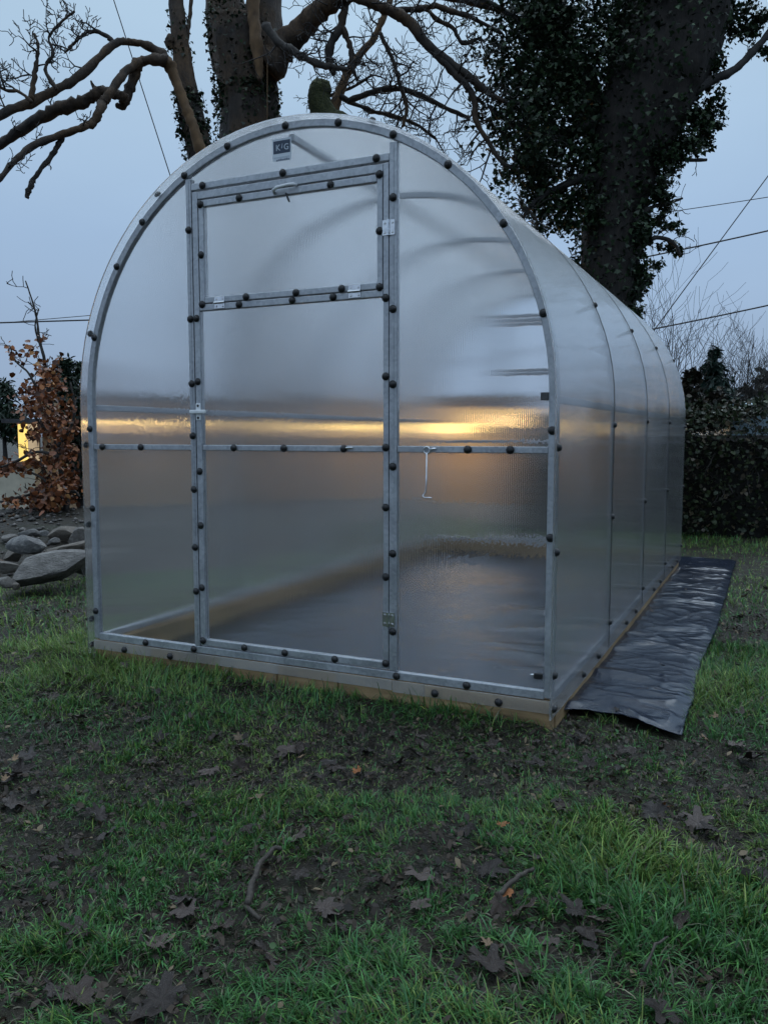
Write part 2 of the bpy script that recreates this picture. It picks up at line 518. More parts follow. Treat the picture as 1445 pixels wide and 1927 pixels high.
for q in [(381,352),(532,325),(708,295)]: p = front(*q, YF); p.z = B + 1.849; cap(p)
for q in [(193,843),(265,842),(880,843),(960,843)]: p = front(*q, YF); p.z = B + .836; cap(p)
for q in [(274,1204),(365,1216),(746,1268),(878,1286)]: p = front(*q, YF); p.z = B + .009; cap(p)
for q in [(234,1216),(320,1226),(818,1297),(938,1316)]: p = front(*q, -.022); p.z = B - .033; cap(p)
for q in [(369,599),(373,718),(377,887),(379,989),(380,1106),(384,1206)]: p = front(*q, YF); p.x = .575; cap(p, door)
for q in [(729,560),(728,708),(728,842),(728,955),(728,1086),(728,1249)]: p = front(*q, YF); p.x = 1.3985; cap(p, door)
for q in [(440,842),(534,843),(647,842)]: p = front(*q, YF); p.z = B + .836; cap(p, door)
for q in [(460,1217),(536,1226),(630,1239)]: p = front(*q, YF); p.z = B + .042; cap(p, door)
for q in [(450,577),(550,566),(627,560)]: p = front(*q, YF); p.z = B + 1.385; cap(p, door)
for q in [(372,385),(373,480),(377,573)]: p = front(*q, YF); p.x = .603; cap(p, vent)
for q in [(717,327),(715,434),(713,540)]: p = front(*q, YF); p.x = 1.3745; cap(p, vent)
for q in [(450,372),(622,343)]: p = front(*q, YF); p.z = B + 1.782; cap(p, vent)
for q in [(463,565),(557,554),(643,546)]: p = front(*q, YF); p.z = B + 1.412; cap(p, vent)
XO = 2.0 + TW + .0078
for y, zs in ((-.02, (.845, .50, .085, -.03)), (.99, (.93, .53, .06)), (1.98, (.96, .53, .05)), (2.97, (.97, .53, .05)), (3.95, (.95, .5, .05))):
    for z in zs: cap((XO, y, B + z), out=(1, 0, 0)); cap((2 - XO, y, B + z), out=(-1, 0, 0))
    for a in (25, 62, 118, 155):
        if a == 25 and y < .5: continue
        r_ = R0 + TW + .0078; aa = math.radians(a + (8 if y < .5 else 0))
        cap((1 + r_ * math.cos(aa), y, B + STR + r_ * math.sin(aa)), out=(math.cos(aa), 0, math.sin(aa)))
for y in (.45, .75, 1.45, 1.75, 2.45, 2.75, 3.4, 3.7):
    cap((XO, y, B - .034), out=(1, 0, 0))

# ---- ironmongery
def hinge_v(p, parent):                            # upright knuckle, one leaf either side
    h = MB()
    h.box((p[0] - .024, p[1] - .003, p[2] - .026), (p[0] - .003, p[1], p[2] + .026))
    h.box((p[0] + .003, p[1] - .003, p[2] - .026), (p[0] + .024, p[1], p[2] + .026))
    h.tube([(p[0], p[1] - .005, p[2] - .027), (p[0], p[1] - .005, p[2] + .027)], .0048, 8)
    for sx in (-.015, .015):
        for sz in (-.016, .016): h.tube([(p[0] + sx, p[1] - .003, p[2] + sz), (p[0] + sx, p[1] - .0065, p[2] + sz)], [.005, .0035], 6)
    return h.build('hinge', M['bright zinc'], parent)
def hinge_h(p, parent):
    h = MB()
    h.box((p[0] - .024, p[1] - .003, p[2] - .022), (p[0] + .024, p[1], p[2] - .003))
    h.box((p[0] - .024, p[1] - .003, p[2] + .003), (p[0] + .024, p[1], p[2] + .022))
    h.tube([(p[0] - .025, p[1] - .005, p[2]), (p[0] + .025, p[1] - .005, p[2])], .0048, 8)
    for sx in (-.015, .015):
        for sz in (-.014, .014): h.tube([(p[0] + sx, p[1] - .003, p[2] + sz), (p[0] + sx, p[1] - .0065, p[2] + sz)], [.005, .0035], 6)
    return h.build('hinge', M['bright zinc'], parent)
hinge_v((1.4105, YF, front(737, 429).z), door); hinge_v((1.4105, YF, front(737, 1165).z), door)
hinge_h((front(418, 575).x, YF, B + 1.399), vent); hinge_h((front(671, 551).x, YF, B + 1.399), vent)
# white turn latch on the door edge
p = front(378, 775)
MB().box((p.x - .012, YF - .004, p.z - .034), (p.x + .012, YF, p.z + .034)).build('latch_plate', M['white plastic'], door, bevel=.002)
MB().box((p.x - .036, YF - .016, p.z - .0075), (p.x + .042, YF - .0055, p.z + .0075)).build('latch_bar', M['white plastic'], door, bevel=.004)
for dz in (-.024, .024): MB().tube([(p.x, YF - .004, p.z + dz), (p.x, YF - .006, p.z + dz)], .005, 8).build('latch_screw', M['black rubber'], door)
# white bow handle on the vent
p = front(540, 357); z = p.z - .004
MB().tube([(p.x - .045, YF, z - .006), (p.x - .040, YF - .018, z), (p.x - .02, YF - .026, z + .006), (p.x + .03, YF - .026, z + .010), (p.x + .045, YF - .018, z + .012), (p.x + .05, YF, z + .012)], .0058, 8).build('vent_handle', M['white plastic'], vent, smooth=True)
MB().tube([(p.x + .006, YF - .004, z - .012), (p.x + .022, YF - .007, z - .045)], .004, 6).build('vent_catch', M['black rubber'], vent)
# hook and eye on the right hand panel
e = front(807, 847); hk = MB()
ring = [(e.x + .012 * math.cos(a), YF - .006, e.z + .012 * math.sin(a)) for a in np.linspace(0, 2 * PI, 15)]
o = part(MB().tube(ring, .0032, 6, cap=False).tube([(e.x + .012, YF - .006, e.z + .003), (e.x + .034, YF - .003, e.z + .006)], .004, 6), 'eye_screw', M['bright zinc'], smooth=True)
o = part(MB().tube([(e.x + .001, YF - .008, e.z - .008), (e.x - .001, YF - .008, e.z - .13), (e.x - .003, YF - .008, e.z - .148), (e.x - .013, YF - .010, e.z - .158), (e.x - .008, YF - .012, e.z - .166), (e.x + .022, YF - .012, e.z - .166)], .0026, 6), 'hook', M['bright zinc'], smooth=True)
e = front(660, 843)
MB().tube([(e.x - .02, YF - .004, e.z), (e.x + .02, YF - .005, e.z + .001)], .004, 6).build('door_catch', M['bright zinc'], door)
e = front(1017, 1270)
part(MB().box((e.x - .018, YF - .012, e.z - .010), (e.x + .012, YF, e.z + .010)), 'corner_clip', M['black rubber'], bevel=.003)
part(MB().tube([(e.x - .017, YF - .006, e.z + .002), (e.x - .030, YF - .006, e.z + .002)], [.006, .002], 6), 'corner_bolt', M['bright zinc'])
e = on_x(1022, 749, 1.985)
part(MB().box((1.955, -.002, B + 1.0), (1.983, TW + .02, B + 1.026)), 'purlin_bracket', M['black rubber'], bevel=.003)
# maker's sticker with its lettering
simple('sticker white', (.55, .60, .66), (.60, .65, .70), 30, rough=.4, bump=0)
simple('sticker navy', (.018, .035, .07), (.024, .045, .085), 30, rough=.4, bump=0)
simple('print grey', (.10, .13, .18), (.12, .15, .20), 30, rough=.5, bump=0)
simple('print pale', (.42, .48, .55), (.46, .52, .58), 30, rough=.5, bump=0)
a, b = front(514, 262), front(550, 300)
sy = -.0036
sx0, sx1 = front(514, 280).x, front(549, 274).x
sz1, sz0 = front(532, 260).z, front(532, 302).z
stick = MB().box((sx0, sy - .0006, sz0), (sx1, sy, sz1)).build('sticker', M['sticker white'], None)
stick.parent = gh; fix(stick)
nz0 = front(532, 288).z; nz1 = front(532, 264).z
MB().box((sx0 + .004, sy - .0012, nz0), (sx1 - .004, sy - .0007, nz1)).build('sticker_panel', M['sticker navy'], stick)
def text(s_, x, z, size, mat, parent, sx=1.0):
    cu = bpy.data.curves.new('lettering', 'FONT'); cu.body = s_; cu.size = size; cu.align_x = 'CENTER'; cu.extrude = .0003; cu.offset = size * .012
    cu.materials.append(mat)
    tmp = bpy.data.objects.new('lettering_src', cu); col.objects.link(tmp)
    dg = bpy.context.evaluated_depsgraph_get()
    me = bpy.data.meshes.new_from_object(tmp.evaluated_get(dg)); bpy.data.objects.remove(tmp)
    o = bpy.data.objects.new('lettering', me); link(o, parent); o.location = (x, sy - .0017, z); o.rotation_euler = (PI / 2, 0, 0); o.scale = (sx, 1, 1)
    return o
mid = (sx0 + sx1) / 2; hN = nz1 - nz0
text('K', mid - .016, nz0 + hN * .24, hN * .66, M['print pale'], stick)
text('G', mid + .020, nz0 + hN * .24, hN * .66, M['print pale'], stick)
MB().tube([(mid + .001, sy - .0016, nz0 + hN * .38), (mid + .003, sy - .0016, nz0 + hN * .75)], [.002, .0008], 5).build('emblem', M['print pale'], stick)
MB().box((sx0 + .006, sy - .0012, nz0 - .017), (sx1 - .006, sy - .0007, nz0 - .012)).build('print_line', M['print pale'], stick)
for k in range(7):
    xx = sx0 + .016 + k * .0085
    MB().box((xx, sy - .0012, nz0 - .028), (xx + .0065, sy - .0007, nz0 - .0215 + .001 * (k % 3))).build('print_mark', M['print grey'], stick)

# ---- timber base: butted lengths
TB = M['timber']
def beam(a, b, seed):
    r_ = random.Random(seed)
    mb = MB().box(a, b)
    o = part(mb, 'base_board', TB, bevel=.004); return o
xs = [-.012, .30, .66, .93, 1.20, 1.55, 2.010]
for i in range(6): beam((xs[i] + .002, -.0145 - .002 * (i % 2), -.06), (xs[i + 1] - .002, .055, B - .0075 - .0015 * (i % 2)), i)
for i in range(6): beam((xs[i] + .002, LEN - .055, -.06), (xs[i + 1] - .002, LEN + .0135, B - .0075 - .0015 * (i % 2)), i)
ys = [.058, 1.3, 2.6, LEN - .058]
for i in range(3):
    beam((1.955, ys[i] + .002, -.06), (2.0125, ys[i + 1] - .002, B - .013), i)
    beam((-.0125, ys[i] + .002, -.06), (.045, ys[i + 1] - .002, B - .013), i)
# ================================================================== GROUND
rng = np.random.default_rng(11)
def _hash(ix, iy, seed):
    h = (ix.astype(np.int64) * 374761393 + iy.astype(np.int64) * 668265263 + seed * 1442695041) & 0xFFFFFFFF
    h = ((h ^ (h >> 13)) * 1274126177) & 0xFFFFFFFF
    return ((h ^ (h >> 16)) & 0xFFFF) / 65535.0
def vnoise(x, y, scale, seed=0, octaves=3):
    x = np.asarray(x, float) * scale; y = np.asarray(y, float) * scale
    tot, amp, nrm = 0.0, 1.0, 0.0
    for o in range(octaves):
        ix, iy = np.floor(x), np.floor(y); fx, fy = x - ix, y - iy
        fx = fx * fx * (3 - 2 * fx); fy = fy * fy * (3 - 2 * fy)
        a, b = _hash(ix, iy, seed + o), _hash(ix + 1, iy, seed + o)
        c, d = _hash(ix, iy + 1, seed + o), _hash(ix + 1, iy + 1, seed + o)
        tot = tot + amp * ((a * (1 - fx) + b * fx) * (1 - fy) + (c * (1 - fx) + d * fx) * fy)
        nrm += amp; amp *= .5; x = x * 2.03 + 7.1; y = y * 2.03 + 3.7
    return tot / nrm
def sstep(a, b, v):
    t = np.clip((v - a) / (b - a), 0, 1); return t * t * (3 - 2 * t)
# trodden, muddy places: (pixel x, pixel y, radius in m, strength)
MUDDY = [(700,1430,.42,1), (520,1420,.34,.9), (880,1420,.36,.9), (1130,1400,.30,.9), (1010,1455,.26,.7), (380,1450,.28,.7), (60,1440,.28,1), (80,1560,.20,.8),
         (560,1640,.17,.8), (820,1640,.18,.8), (700,1700,.14,.8), (330,1700,.15,.8), (480,1760,.12,.7), (1270,1560,.20,.8), (1400,1440,.25,.8), (1080,1760,.12,.9),
         (900,1850,.11,.9), (300,1860,.14,1), (620,1660,.12,.8), (60,1680,.16,.8), (1330,1850,.08,1), (1180,1850,.07,.6), (940,1730,.1,.7), (1420,1180,.35,.6), (1390,1070,.5,.7),
         (1350,1050,.5,.6), (200,1360,.25,.5), (100,1370,.2,.5), (1200,1480,.2,.6), (1400,1620,.14,.7), (560,1810,.1,.6), (60,1860,.12,.9)]
MUD = [(on_z(a, b, 0), r_, s_) for a, b, r_, s_ in MUDDY]
def mud_at(x, y):
    m_ = np.zeros_like(np.asarray(x, float))
    wx, wy = vnoise(x, y, 5, 61) - .5, vnoise(x, y, 5, 71) - .5
    for p, r_, s_ in MUD:
        d = np.sqrt((x + wx * r_ * 1.6 - p.x) ** 2 + (y + wy * r_ * 1.6 - p.y) ** 2) / r_
        m_ = np.maximum(m_, s_ * (1 - sstep(.45, 1.15, d)))
    return np.clip(np.maximum(m_, .75 * sstep(.60, .74, vnoise(x, y, 2.4, 5, 4))), 0, 1)
def xright(Y):                                     # ragged right edge of the black membrane
    ys_ = [.10, .25, .5, .8, 1.1, 1.5, 1.9, 2.4, 3.0, 3.7, 4.6]
    xs_ = [2.42, 2.415, 2.42, 2.405, 2.40, 2.41, 2.42, 2.41, 2.41, 2.40, 2.40]
    return np.interp(Y, ys_, xs_) + .012 * (vnoise(Y, Y * 0, 9, 3) - .5)
def front_edge(X):
    return np.interp(X, [-.14, 1.96, 2.0, 2.08, 2.18, 2.27, 2.42], [.02, .03, .17, .215, .20, .135, .10]) + .012 * (vnoise(X, X * 0, 14, 9) - .5)
def covered(x, y, g=0.0):                          # under the membrane or the greenhouse
    return (x > -.13 - g) & (x < xright(y) + g) & (y > np.where(x < 2.005 + g, -.018 - g, front_edge(x) - g)) & (y < 4.45 + g)
def height(x, y):
    x = np.asarray(x, float); y = np.asarray(y, float)
    h = .035 * (vnoise(x, y, .9, 21, 2) - .5) + .022 * (vnoise(x, y, 4.5, 31, 3) - .5)
    h = h + .026 * (vnoise(x, y, 18, 41, 4) - .5) * (.5 + mud_at(x, y))
    h = h - .012 * mud_at(x, y)
    near = (1 - sstep(0, .25, np.maximum(np.maximum(-x - .02, x - 2.4), np.maximum(-.02 - y, y - 4.4))))
    h = h * (1 - near) + near * (-.012)
    h = h + .034 * np.exp(-((np.minimum(y, 0) + .03) / .10) ** 2) * (y < -.012) * sstep(-.5, -.1, x) * (1 - sstep(1.95, 2.1, x))
    # rockery bank to the left, then the garden drops away towards the house
    t = (-(x + 1.6) * .72 + (y - 1.3) * .69)
    h = h + .22 * sstep(.3, 2.2, t) * (x < 0) * sstep(-.2, -1.6, x) - .75 * sstep(3.6, 6.5, t) * (x < 0) * sstep(-.2, -1.6, x)
    return h
def axis(lo, a, b, hi, st):
    core = np.arange(a, b + 1e-6, st); l, r_ = [a], [b]; s_ = st
    while l[-1] > lo: s_ *= 1.22; l.append(l[-1] - s_)
    s_ = st
    while r_[-1] < hi: s_ *= 1.22; r_.append(r_[-1] + s_)
    return np.array(l[::-1][:-1] + list(core) + r_[1:])
gx, gy = axis(-700, -2.6, 4.2, 700, .032), axis(-300, -2.2, 3.2, 900, .032)
X, Y = np.meshgrid(gx, gy); Z = height(X, Y)
nx, ny = len(gx), len(gy)
idx = np.arange(nx * ny).reshape(ny, nx)
fc = np.stack([idx[:-1, :-1], idx[:-1, 1:], idx[1:, 1:], idx[1:, :-1]], -1).reshape(-1, 4)
m = Mat('wet mud and thatch')
n1 = m.noise(14, 7); n2 = m.noise(90, 4); n3 = m.noise(3, 3)
c = m.ramp(n1, [(.25, (.008, .0065, .005)), (.5, (.020, .0155, .011)), (.75, (.038, .030, .021))])
c = m.mixc(m.maprange(n2, .5, .7, 0, .6), c, (.026, .030, .014))
m.base(m.mixc(m.maprange(n3, .5, .7, 0, .5), c, (.022, .030, .012)))
m.set(Roughness=m.maprange(n1, .3, .7, .5, .85)); m.bump(m.math('ADD', n2, m.math('MULTIPLY', n1, 1.5)), .9, .02)
m.b.inputs['Specular IOR Level'].default_value = .28
M['mud'] = m.m
tag(np_mesh('ground', np.stack([X, Y, Z], -1).reshape(-1, 3), fc, M['mud'], smooth=True), kind='structure')

# ---- black membrane under and beside the greenhouse
sx_ = np.concatenate([np.linspace(-.13, 1.9, 70), np.linspace(1.91, 2.37, 64)]); sy_ = np.linspace(0, 1, 560)
U, V = np.meshgrid(np.arange(len(sx_)), sy_); X = sx_[U]
Y = front_edge(X) * (1 - V ** 1.0) + 4.40 * V
X = np.where(X > 1.95, 1.95 + (X - 1.95) / (.42) * (xright(Y) - 1.95), X)
w1 = vnoise(X + .15 * vnoise(X, Y, 3, 91), Y, 1, 0, 1) * 0
def ridged(x, y, sx, sy, seed): 
    n = vnoise(x * sx, y * sy, 1.0, seed, 2); return 1 - np.abs(2 * n - 1)
dx = .45 * (vnoise(X, Y, 1.8, 101, 2) - .5); dy = .40 * (vnoise(X, Y, 1.8, 111, 2) - .5)
def crease(v, t=.72): return np.clip((v - t) / (1 - t), 0, 1) ** 1.5
mk_ = sstep(.30, .62, vnoise(X, Y, 1.7, 161, 2)); mk2 = sstep(.35, .65, vnoise(X + 9, Y, 2.3, 171, 2))
wr = .013 * mk_ * crease(ridged(X + .5 * Y + dx, Y - .45 * X + dy, 2.6, 3.4, 121), .62) + .0045 * mk2 * crease(ridged(X - .6 * Y + dx, Y + .5 * X + dy, 4.5, 7, 131), .70) + .006 * (1 - mk_) * crease(ridged(X - dy, Y - dx - 1.1 * X, 3.4, 4.2, 151), .74) + .014 * vnoise(X, Y, 1.4, 141, 1)
mk3 = sstep(.40, .66, vnoise(X - 5, Y + 3, 3.1, 181, 2))
wr = wr * np.where(X > 1.95, .8, 1) + .0030 * mk3 * crease(ridged(X + .6 * Y + dx, Y - .5 * X + dy, 9, 12, 191), .55) + .0022 * (1 - mk3) * crease(ridged(X - .8 * Y - dx, Y + .4 * X - dy, 8, 14, 201), .62)
outside = sstep(1.9, 2.05, X)
Z = .004 + wr * (.55 + .45 * outside) * np.clip((xright(Y) - X) / .05, .25, 1)
Z = Z + outside * .016 * np.exp(-((Y - front_edge(X) - .06) / .05) ** 2) * (.5 + .5 * np.sin(X * 26))
ny, nx = X.shape; idx = np.arange(nx * ny).reshape(ny, nx)
fc = np.stack([idx[:-1, :-1], idx[:-1, 1:], idx[1:, 1:], idx[1:, :-1]], -1).reshape(-1, 4)
o = np_mesh('plastic_sheet', np.stack([X, Y, Z], -1).reshape(-1, 3), fc, M['membrane'], smooth=True)
sol = o.modifiers.new('thickness', 'SOLIDIFY'); sol.thickness = .0015
tag(o, 'creased black plastic sheet spread under the greenhouse and along its right side', 'plastic sheet')

# ---- leaf blades of grass
m = Mat('grass blade')
at_ = m.node('ShaderNodeAttribute'); at_.attribute_name = 'tint'
m.base(at_.outputs['Color']); m.set(Roughness=.5)
m.b.inputs['Specular IOR Level'].default_value = .35
tr = m.node('ShaderNodeBsdfTranslucent'); m.link(at_.outputs['Color'], tr.inputs['Color'])
mx = m.node('ShaderNodeMixShader'); mx.inputs[0].default_value = .25
m.link(m.b.outputs[0], mx.inputs[1]); m.link(tr.outputs[0], mx.inputs[2]); m.link(mx.outputs[0], m.out.inputs['Surface'])
M['grass'] = m.m
def grass(name, n, rmin, rmax, wmul, hmul, segs, label, amin=-1.05, amax=.42, tuft=.5):
    """blades in a fan in front of the camera; segs levels per blade"""
    r_ = np.sqrt(rng.uniform(rmin ** 2, rmax ** 2, n)); a = rng.uniform(amin, amax, n)
    x = CAM.x + r_ * np.sin(a); y = CAM.y + r_ * np.cos(a)
    # pull towards tuft centres
    gxs = .075; cxs = (np.floor(x / gxs) + _hash(np.floor(x / gxs), np.floor(y / gxs), 5)) * gxs; cys = (np.floor(y / gxs) + _hash(np.floor(x / gxs), np.floor(y / gxs), 6)) * gxs
    pull = rng.uniform(0, tuft, n); bx_ = x + (cxs - x) * pull; by_ = y + (cys - y) * pull
    mud = mud_at(bx_, by_); patch = vnoise(bx_, by_, 3.3, 201, 3); rock = (-(bx_ + 1.75) * .72 + (by_ - 1.15) * .69) > 0.35
    keep = (rng.uniform(0, 1, n) > mud * .48) & ~covered(bx_, by_, -.0) & ~(rock & (bx_ < -1.0)) & (rng.uniform(0, 1, n) > .22 * (1 - sstep(.35, .6, patch)))
    x, y, bx_, by_, mud, patch = x[keep], y[keep], bx_[keep], by_[keep], mud[keep], patch[keep]; n = len(bx_)
    # lush on the right of the foreground, cropped elsewhere
    lush = np.zeros(n)
    for a_, b_, q, s_ in [(1150,1640,.22,1), (1250,1750,.26,1), (1050,1860,.22,.8), (1320,1690,.25,1), (700,1900,.2,.5), (150,1800,.25,.5), (620,1300,.3,.5), (900,1330,.25,.6), (250,1290,.4,.6), (60,1190,.4,.6), (1380,1300,.4,.4), (560,1560,.15,.5)]:
        p = on_z(a_, b_, 0); lush = np.maximum(lush, s_ * np.exp(-((bx_ - p.x) ** 2 + (by_ - p.y) ** 2) / (q * q)))
    lush = np.maximum(lush, .75 * np.exp(-((by_ + .03) / .09) ** 2) * (bx_ > -.3) * (bx_ < 2.1) * sstep(.3, .6, vnoise(bx_, by_, 3.5, 77, 2)))
    L = hmul * rng.uniform(.022, .062, n) * np.where(rng.uniform(0, 1, n) < .12, 1.6, 1.0) * (.72 + .8 * lush + .35 * patch) * (1 - .45 * mud)
    W = wmul * rng.uniform(.0011, .0022, n) * (.9 + .35 * lush)
    az = rng.uniform(0, 2 * PI, n); flow = 2 * PI * vnoise(bx_, by_, 2.1, 301, 2); fl = rng.uniform(0, 1, n) < .45
    az = np.where(fl, flow + rng.normal(0, .5, n), az)
    bend = rng.uniform(.35, 1.55, n); lean = rng.uniform(.05, .75, n)
    flat = rng.uniform(0, 1, n) < (.46 + .3 * mud); bend = np.where(flat, rng.uniform(1.2, 2.0, n), bend); lean = np.where(flat, rng.uniform(.8, 1.3, n), lean)
    d = np.stack([np.cos(az), np.sin(az)], -1); s_ = np.stack([-np.sin(az), np.cos(az)], -1)
    z0 = height(bx_, by_) - .004
    V = []; px_, pz_ = np.zeros(n), np.zeros(n); th = lean
    for k in range(segs + 1):
        t = k / segs; w = W * (1 - t ** 1.6) * (.75 + .5 * min(1, t * 3))
        cxk, cyk = bx_ + d[:, 0] * px_, by_ + d[:, 1] * px_
        zz = z0 + pz_
        if k < segs:
            V.append(np.stack([cxk - s_[:, 0] * w, cyk - s_[:, 1] * w, zz], -1)); V.append(np.stack([cxk + s_[:, 0] * w, cyk + s_[:, 1] * w, zz + w * .4], -1))
        else: V.append(np.stack([cxk, cyk, zz], -1))
        px_ = px_ + np.sin(th) * L / segs; pz_ = pz_ + np.maximum(np.cos(th), -.25) * L / segs; th = th + bend / segs
    nv = 2 * segs + 1
    V = np.stack(V, 1).reshape(-1, 3)
    tri = []
    for k in range(segs - 1):
        a_ = 2 * k; tri += [(a_, a_ + 1, a_ + 3), (a_, a_ + 3, a_ + 2)]
    tri += [(2 * segs - 2, 2 * segs - 1, 2 * segs)]
    F = (np.arange(n)[:, None, None] * nv + np.array(tri)[None]).reshape(-1, 3)
    # each blade its own green; some yellowed, some dead straw
    base = np.array([.070, .175, .036]); yel = np.array([.190, .245, .062]); blu = np.array([.044, .140, .052]); dead = np.array([.135, .125, .085])
    k1 = rng.uniform(0, 1, (n, 1)); pv = vnoise(bx_, by_, 1.6, 401, 3)[:, None]
    c = base * (1 - k1) + np.where(pv + rng.uniform(-.25, .25, (n, 1)) > .52, yel, blu) * k1
    isd = (rng.uniform(0, 1, n) < .08 + .40 * mud)[:, None]; c = np.where(isd, dead * rng.uniform(.4, 1.1, (n, 1)), c)
    c = c * .92 * np.where(rng.uniform(0, 1, (n, 1)) < .10, rng.uniform(1.6, 2.4, (n, 1)), rng.uniform(.6, 1.5, (n, 1)))
    o = np_mesh(name, V, F, M['grass'], cols=np.repeat(c, nv, 0))
    return tag(o, label, 'grass', kind='stuff')
grass('grass', 225000, 1.0, 2.7, .86, .70, 4, 'damp green grass of the near lawn, tufted and muddy')
grass('grass', 170000, 2.55, 4.3, .95, .98, 4, 'grass in the middle of the lawn up to the greenhouse base')
grass('grass', 120000, 4.2, 9.5, 1.8, 1.05, 2, 'far grass beside and behind the greenhouse')

# ---- low broad leaved weeds
def disc_leaves(name, n, rmin, rmax, label):
    r_ = np.sqrt(rng.uniform(rmin ** 2, rmax ** 2, n * 3)); a = rng.uniform(-.98, .3, n * 3)
    x = CAM.x + r_ * np.sin(a); y = CAM.y + r_ * np.cos(a)
    k = (vnoise(x, y, 3.1, 501, 2) > .56) & ~covered(x, y, .02); x, y = x[k][:n], y[k][:n]; n = len(x)
    R = rng.uniform(.0035, .0070, n); tilt = rng.normal(0, .4, (n, 2)); z = height(x, y) + rng.uniform(.008, .035, n); az = rng.uniform(0, 6.28, n)
    ring = [(0, 0), (1, -.15), (.9, .5), (.35, .9), (-.35, .85), (-.95, .4), (-.9, -.35), (-.3, -.9), (.4, -.85)]
    V = []
    for i, (u, v) in enumerate(ring):
        uu = (u * np.cos(az) - v * np.sin(az)) * R; vv = (u * np.sin(az) + v * np.cos(az)) * R
        V.append(np.stack([x + uu, y + vv, z + uu * tilt[:, 0] + vv * tilt[:, 1] - (.15 * R if i == 0 else 0)], -1))
    V = np.stack(V, 1).reshape(-1, 3)
    tri = np.array([(0, i, i % 8 + 1) for i in range(1, 9)])
    F = (np.arange(n)[:, None, None] * 9 + tri[None]).reshape(-1, 3)
    c = np.array([.035, .10, .03]) * rng.uniform(.6, 1.5, (n, 1)) + np.array([.01, .01, .0]) * rng.uniform(0, 1, (n, 1))
    return tag(np_mesh(name, V, F, M['grass'], cols=np.repeat(c, 9, 0)), label, 'weeds', kind='stuff')
disc_leaves('clover', 420, 1.05, 3.6, 'small round clover leaves among the near grass')

# ================================================================== FALLEN LEAVES
def leaf_material(name, c0, c1, rough):
    m = Mat(name); n1 = m.noise(30, 5); oi = m.node('ShaderNodeObjectInfo')
    c = m.ramp(n1, [(.3, c0), (.7, c1)])
    c = m.mixc(1.0, c, m.ramp(oi.outputs['Random'], [(0, (.6, .6, .62)), (1, (1.35, 1.25, 1.2))]), 'MULTIPLY')
    m.base(c); m.set(Roughness=rough); m.b.inputs['Specular IOR Level'].default_value = .3; m.bump(n1, .5, .005); M[name] = m.m
leaf_material('wet dead leaf', (.016, .0115, .0095), (.046, .033, .026), .42)
leaf_material('grey dead leaf', (.042, .033, .030), (.088, .070, .060), .46)
leaf_material('orange leaf', (.16, .060, .020), (.30, .13, .05), .55)
leaf_material('tan leaf', (.17, .12, .075), (.26, .19, .12), .6)
def maple_mesh(seed, mat, simple_shape=False):
    r_ = random.Random(seed); out = []
    lob = [(90, 1.0), (38, .86), (142, .86), (-15, .58), (195, .58)] if not simple_shape else [(90, 1.0)]
    N = 40
    for k in range(N):
        a = 2 * PI * k / N - PI / 2
        deg = math.degrees(a)
        if simple_shape: rr = .34 + .62 * max(0, math.cos((a - PI / 2))) ** 3
        else:
            rr = .40
            for la, ll in lob:
                d = (deg - la + 180) % 360 - 180
                rr = max(rr, ll * max(0, 1 - abs(d) / 34) ** .62)
            rr *= 1 + .10 * (1 if k % 2 else -1)
        rr *= 1 + r_.uniform(-.06, .06)
        out.append((rr * math.cos(a), rr * math.sin(a)))
    c1, c2, ph = r_.uniform(-.3, 1.3), r_.uniform(-1.0, 1.0), r_.uniform(0, 6)
    def zz(x, y): return .30 * c1 * abs(x) ** 1.5 - .25 * c2 * y * abs(y) + .10 * math.sin(7 * x + ph) * math.cos(6 * y + ph) + .03 * math.sin(15 * x + 11 * y)
    mb = MB(); mb.v.append((0, 0, zz(0, 0)))
    for f_ in (.5, 1.0):
        for x, y in out: mb.v.append((x * f_, y * f_, zz(x * f_, y * f_)))
    for k in range(N):
        j = (k + 1) % N
        mb.f.append((0, 1 + k, 1 + j)); mb.f.append((1 + k, 1 + N + k, 1 + N + j, 1 + j))
    mb.tube([(0, -.28, zz(0, -.28)), (.04, -.55, .05), (.02, -.85, .12)], [.022, .016, .012], 4)
    me = bpy.data.meshes.new('fallen_leaf'); me.from_pydata(mb.v, [], mb.f); me.materials.append(M[mat]); smooth_shade(me)
    return me
LV = {k: [maple_mesh(i + 10 * j, k) for i in range(7)] for j, k in enumerate(['wet dead leaf', 'grey dead leaf', 'orange leaf', 'tan leaf'])}
LV['oval'] = [maple_mesh(70 + i, 'wet dead leaf', True) for i in range(2)]
rl = random.Random(21)
def fallen(x, y, size, mat, label, group='fallen leaves on the lawn', lift=.019):
    o = bpy.data.objects.new('fallen_leaf', rl.choice(LV[mat])); link(o)
    z = float(height(np.array([x]), np.array([y]))[0])
    o.location = (x, y, z + lift); o.scale = (size * rl.uniform(.8, 1.1), size, size)
    o.rotation_euler = (rl.gauss(0, .28), rl.gauss(0, .28), rl.uniform(0, 6.28))
    if label in (L_DARK, L_GREY, L_TAN):           # say where on the lawn it lies
        v = o.location - CAM; dz = v.dot(FW); u = v.dot(RT) / dz; dd = math.hypot(v.x, v.y)
        place = ('left' if u < -.28 else 'left of the middle' if u < -.06 else 'middle' if u < .10 else 'right of the middle' if u < .28 else 'right')
        row = 'nearest' if dd < 1.75 else 'near' if dd < 2.2 else 'muddy middle' if dd < 2.9 else 'far'
        small = 'small ' if size < .033 else 'large ' if size > .052 else ''
        label = small + label + ' on the %s lawn, %s' % (row, place)
    return tag(o, label, 'leaf', group)
L_DARK = 'dark wet maple leaf'
L_GREY = 'grey-brown curled maple leaf'
L_TAN = 'pale tan fallen leaf'
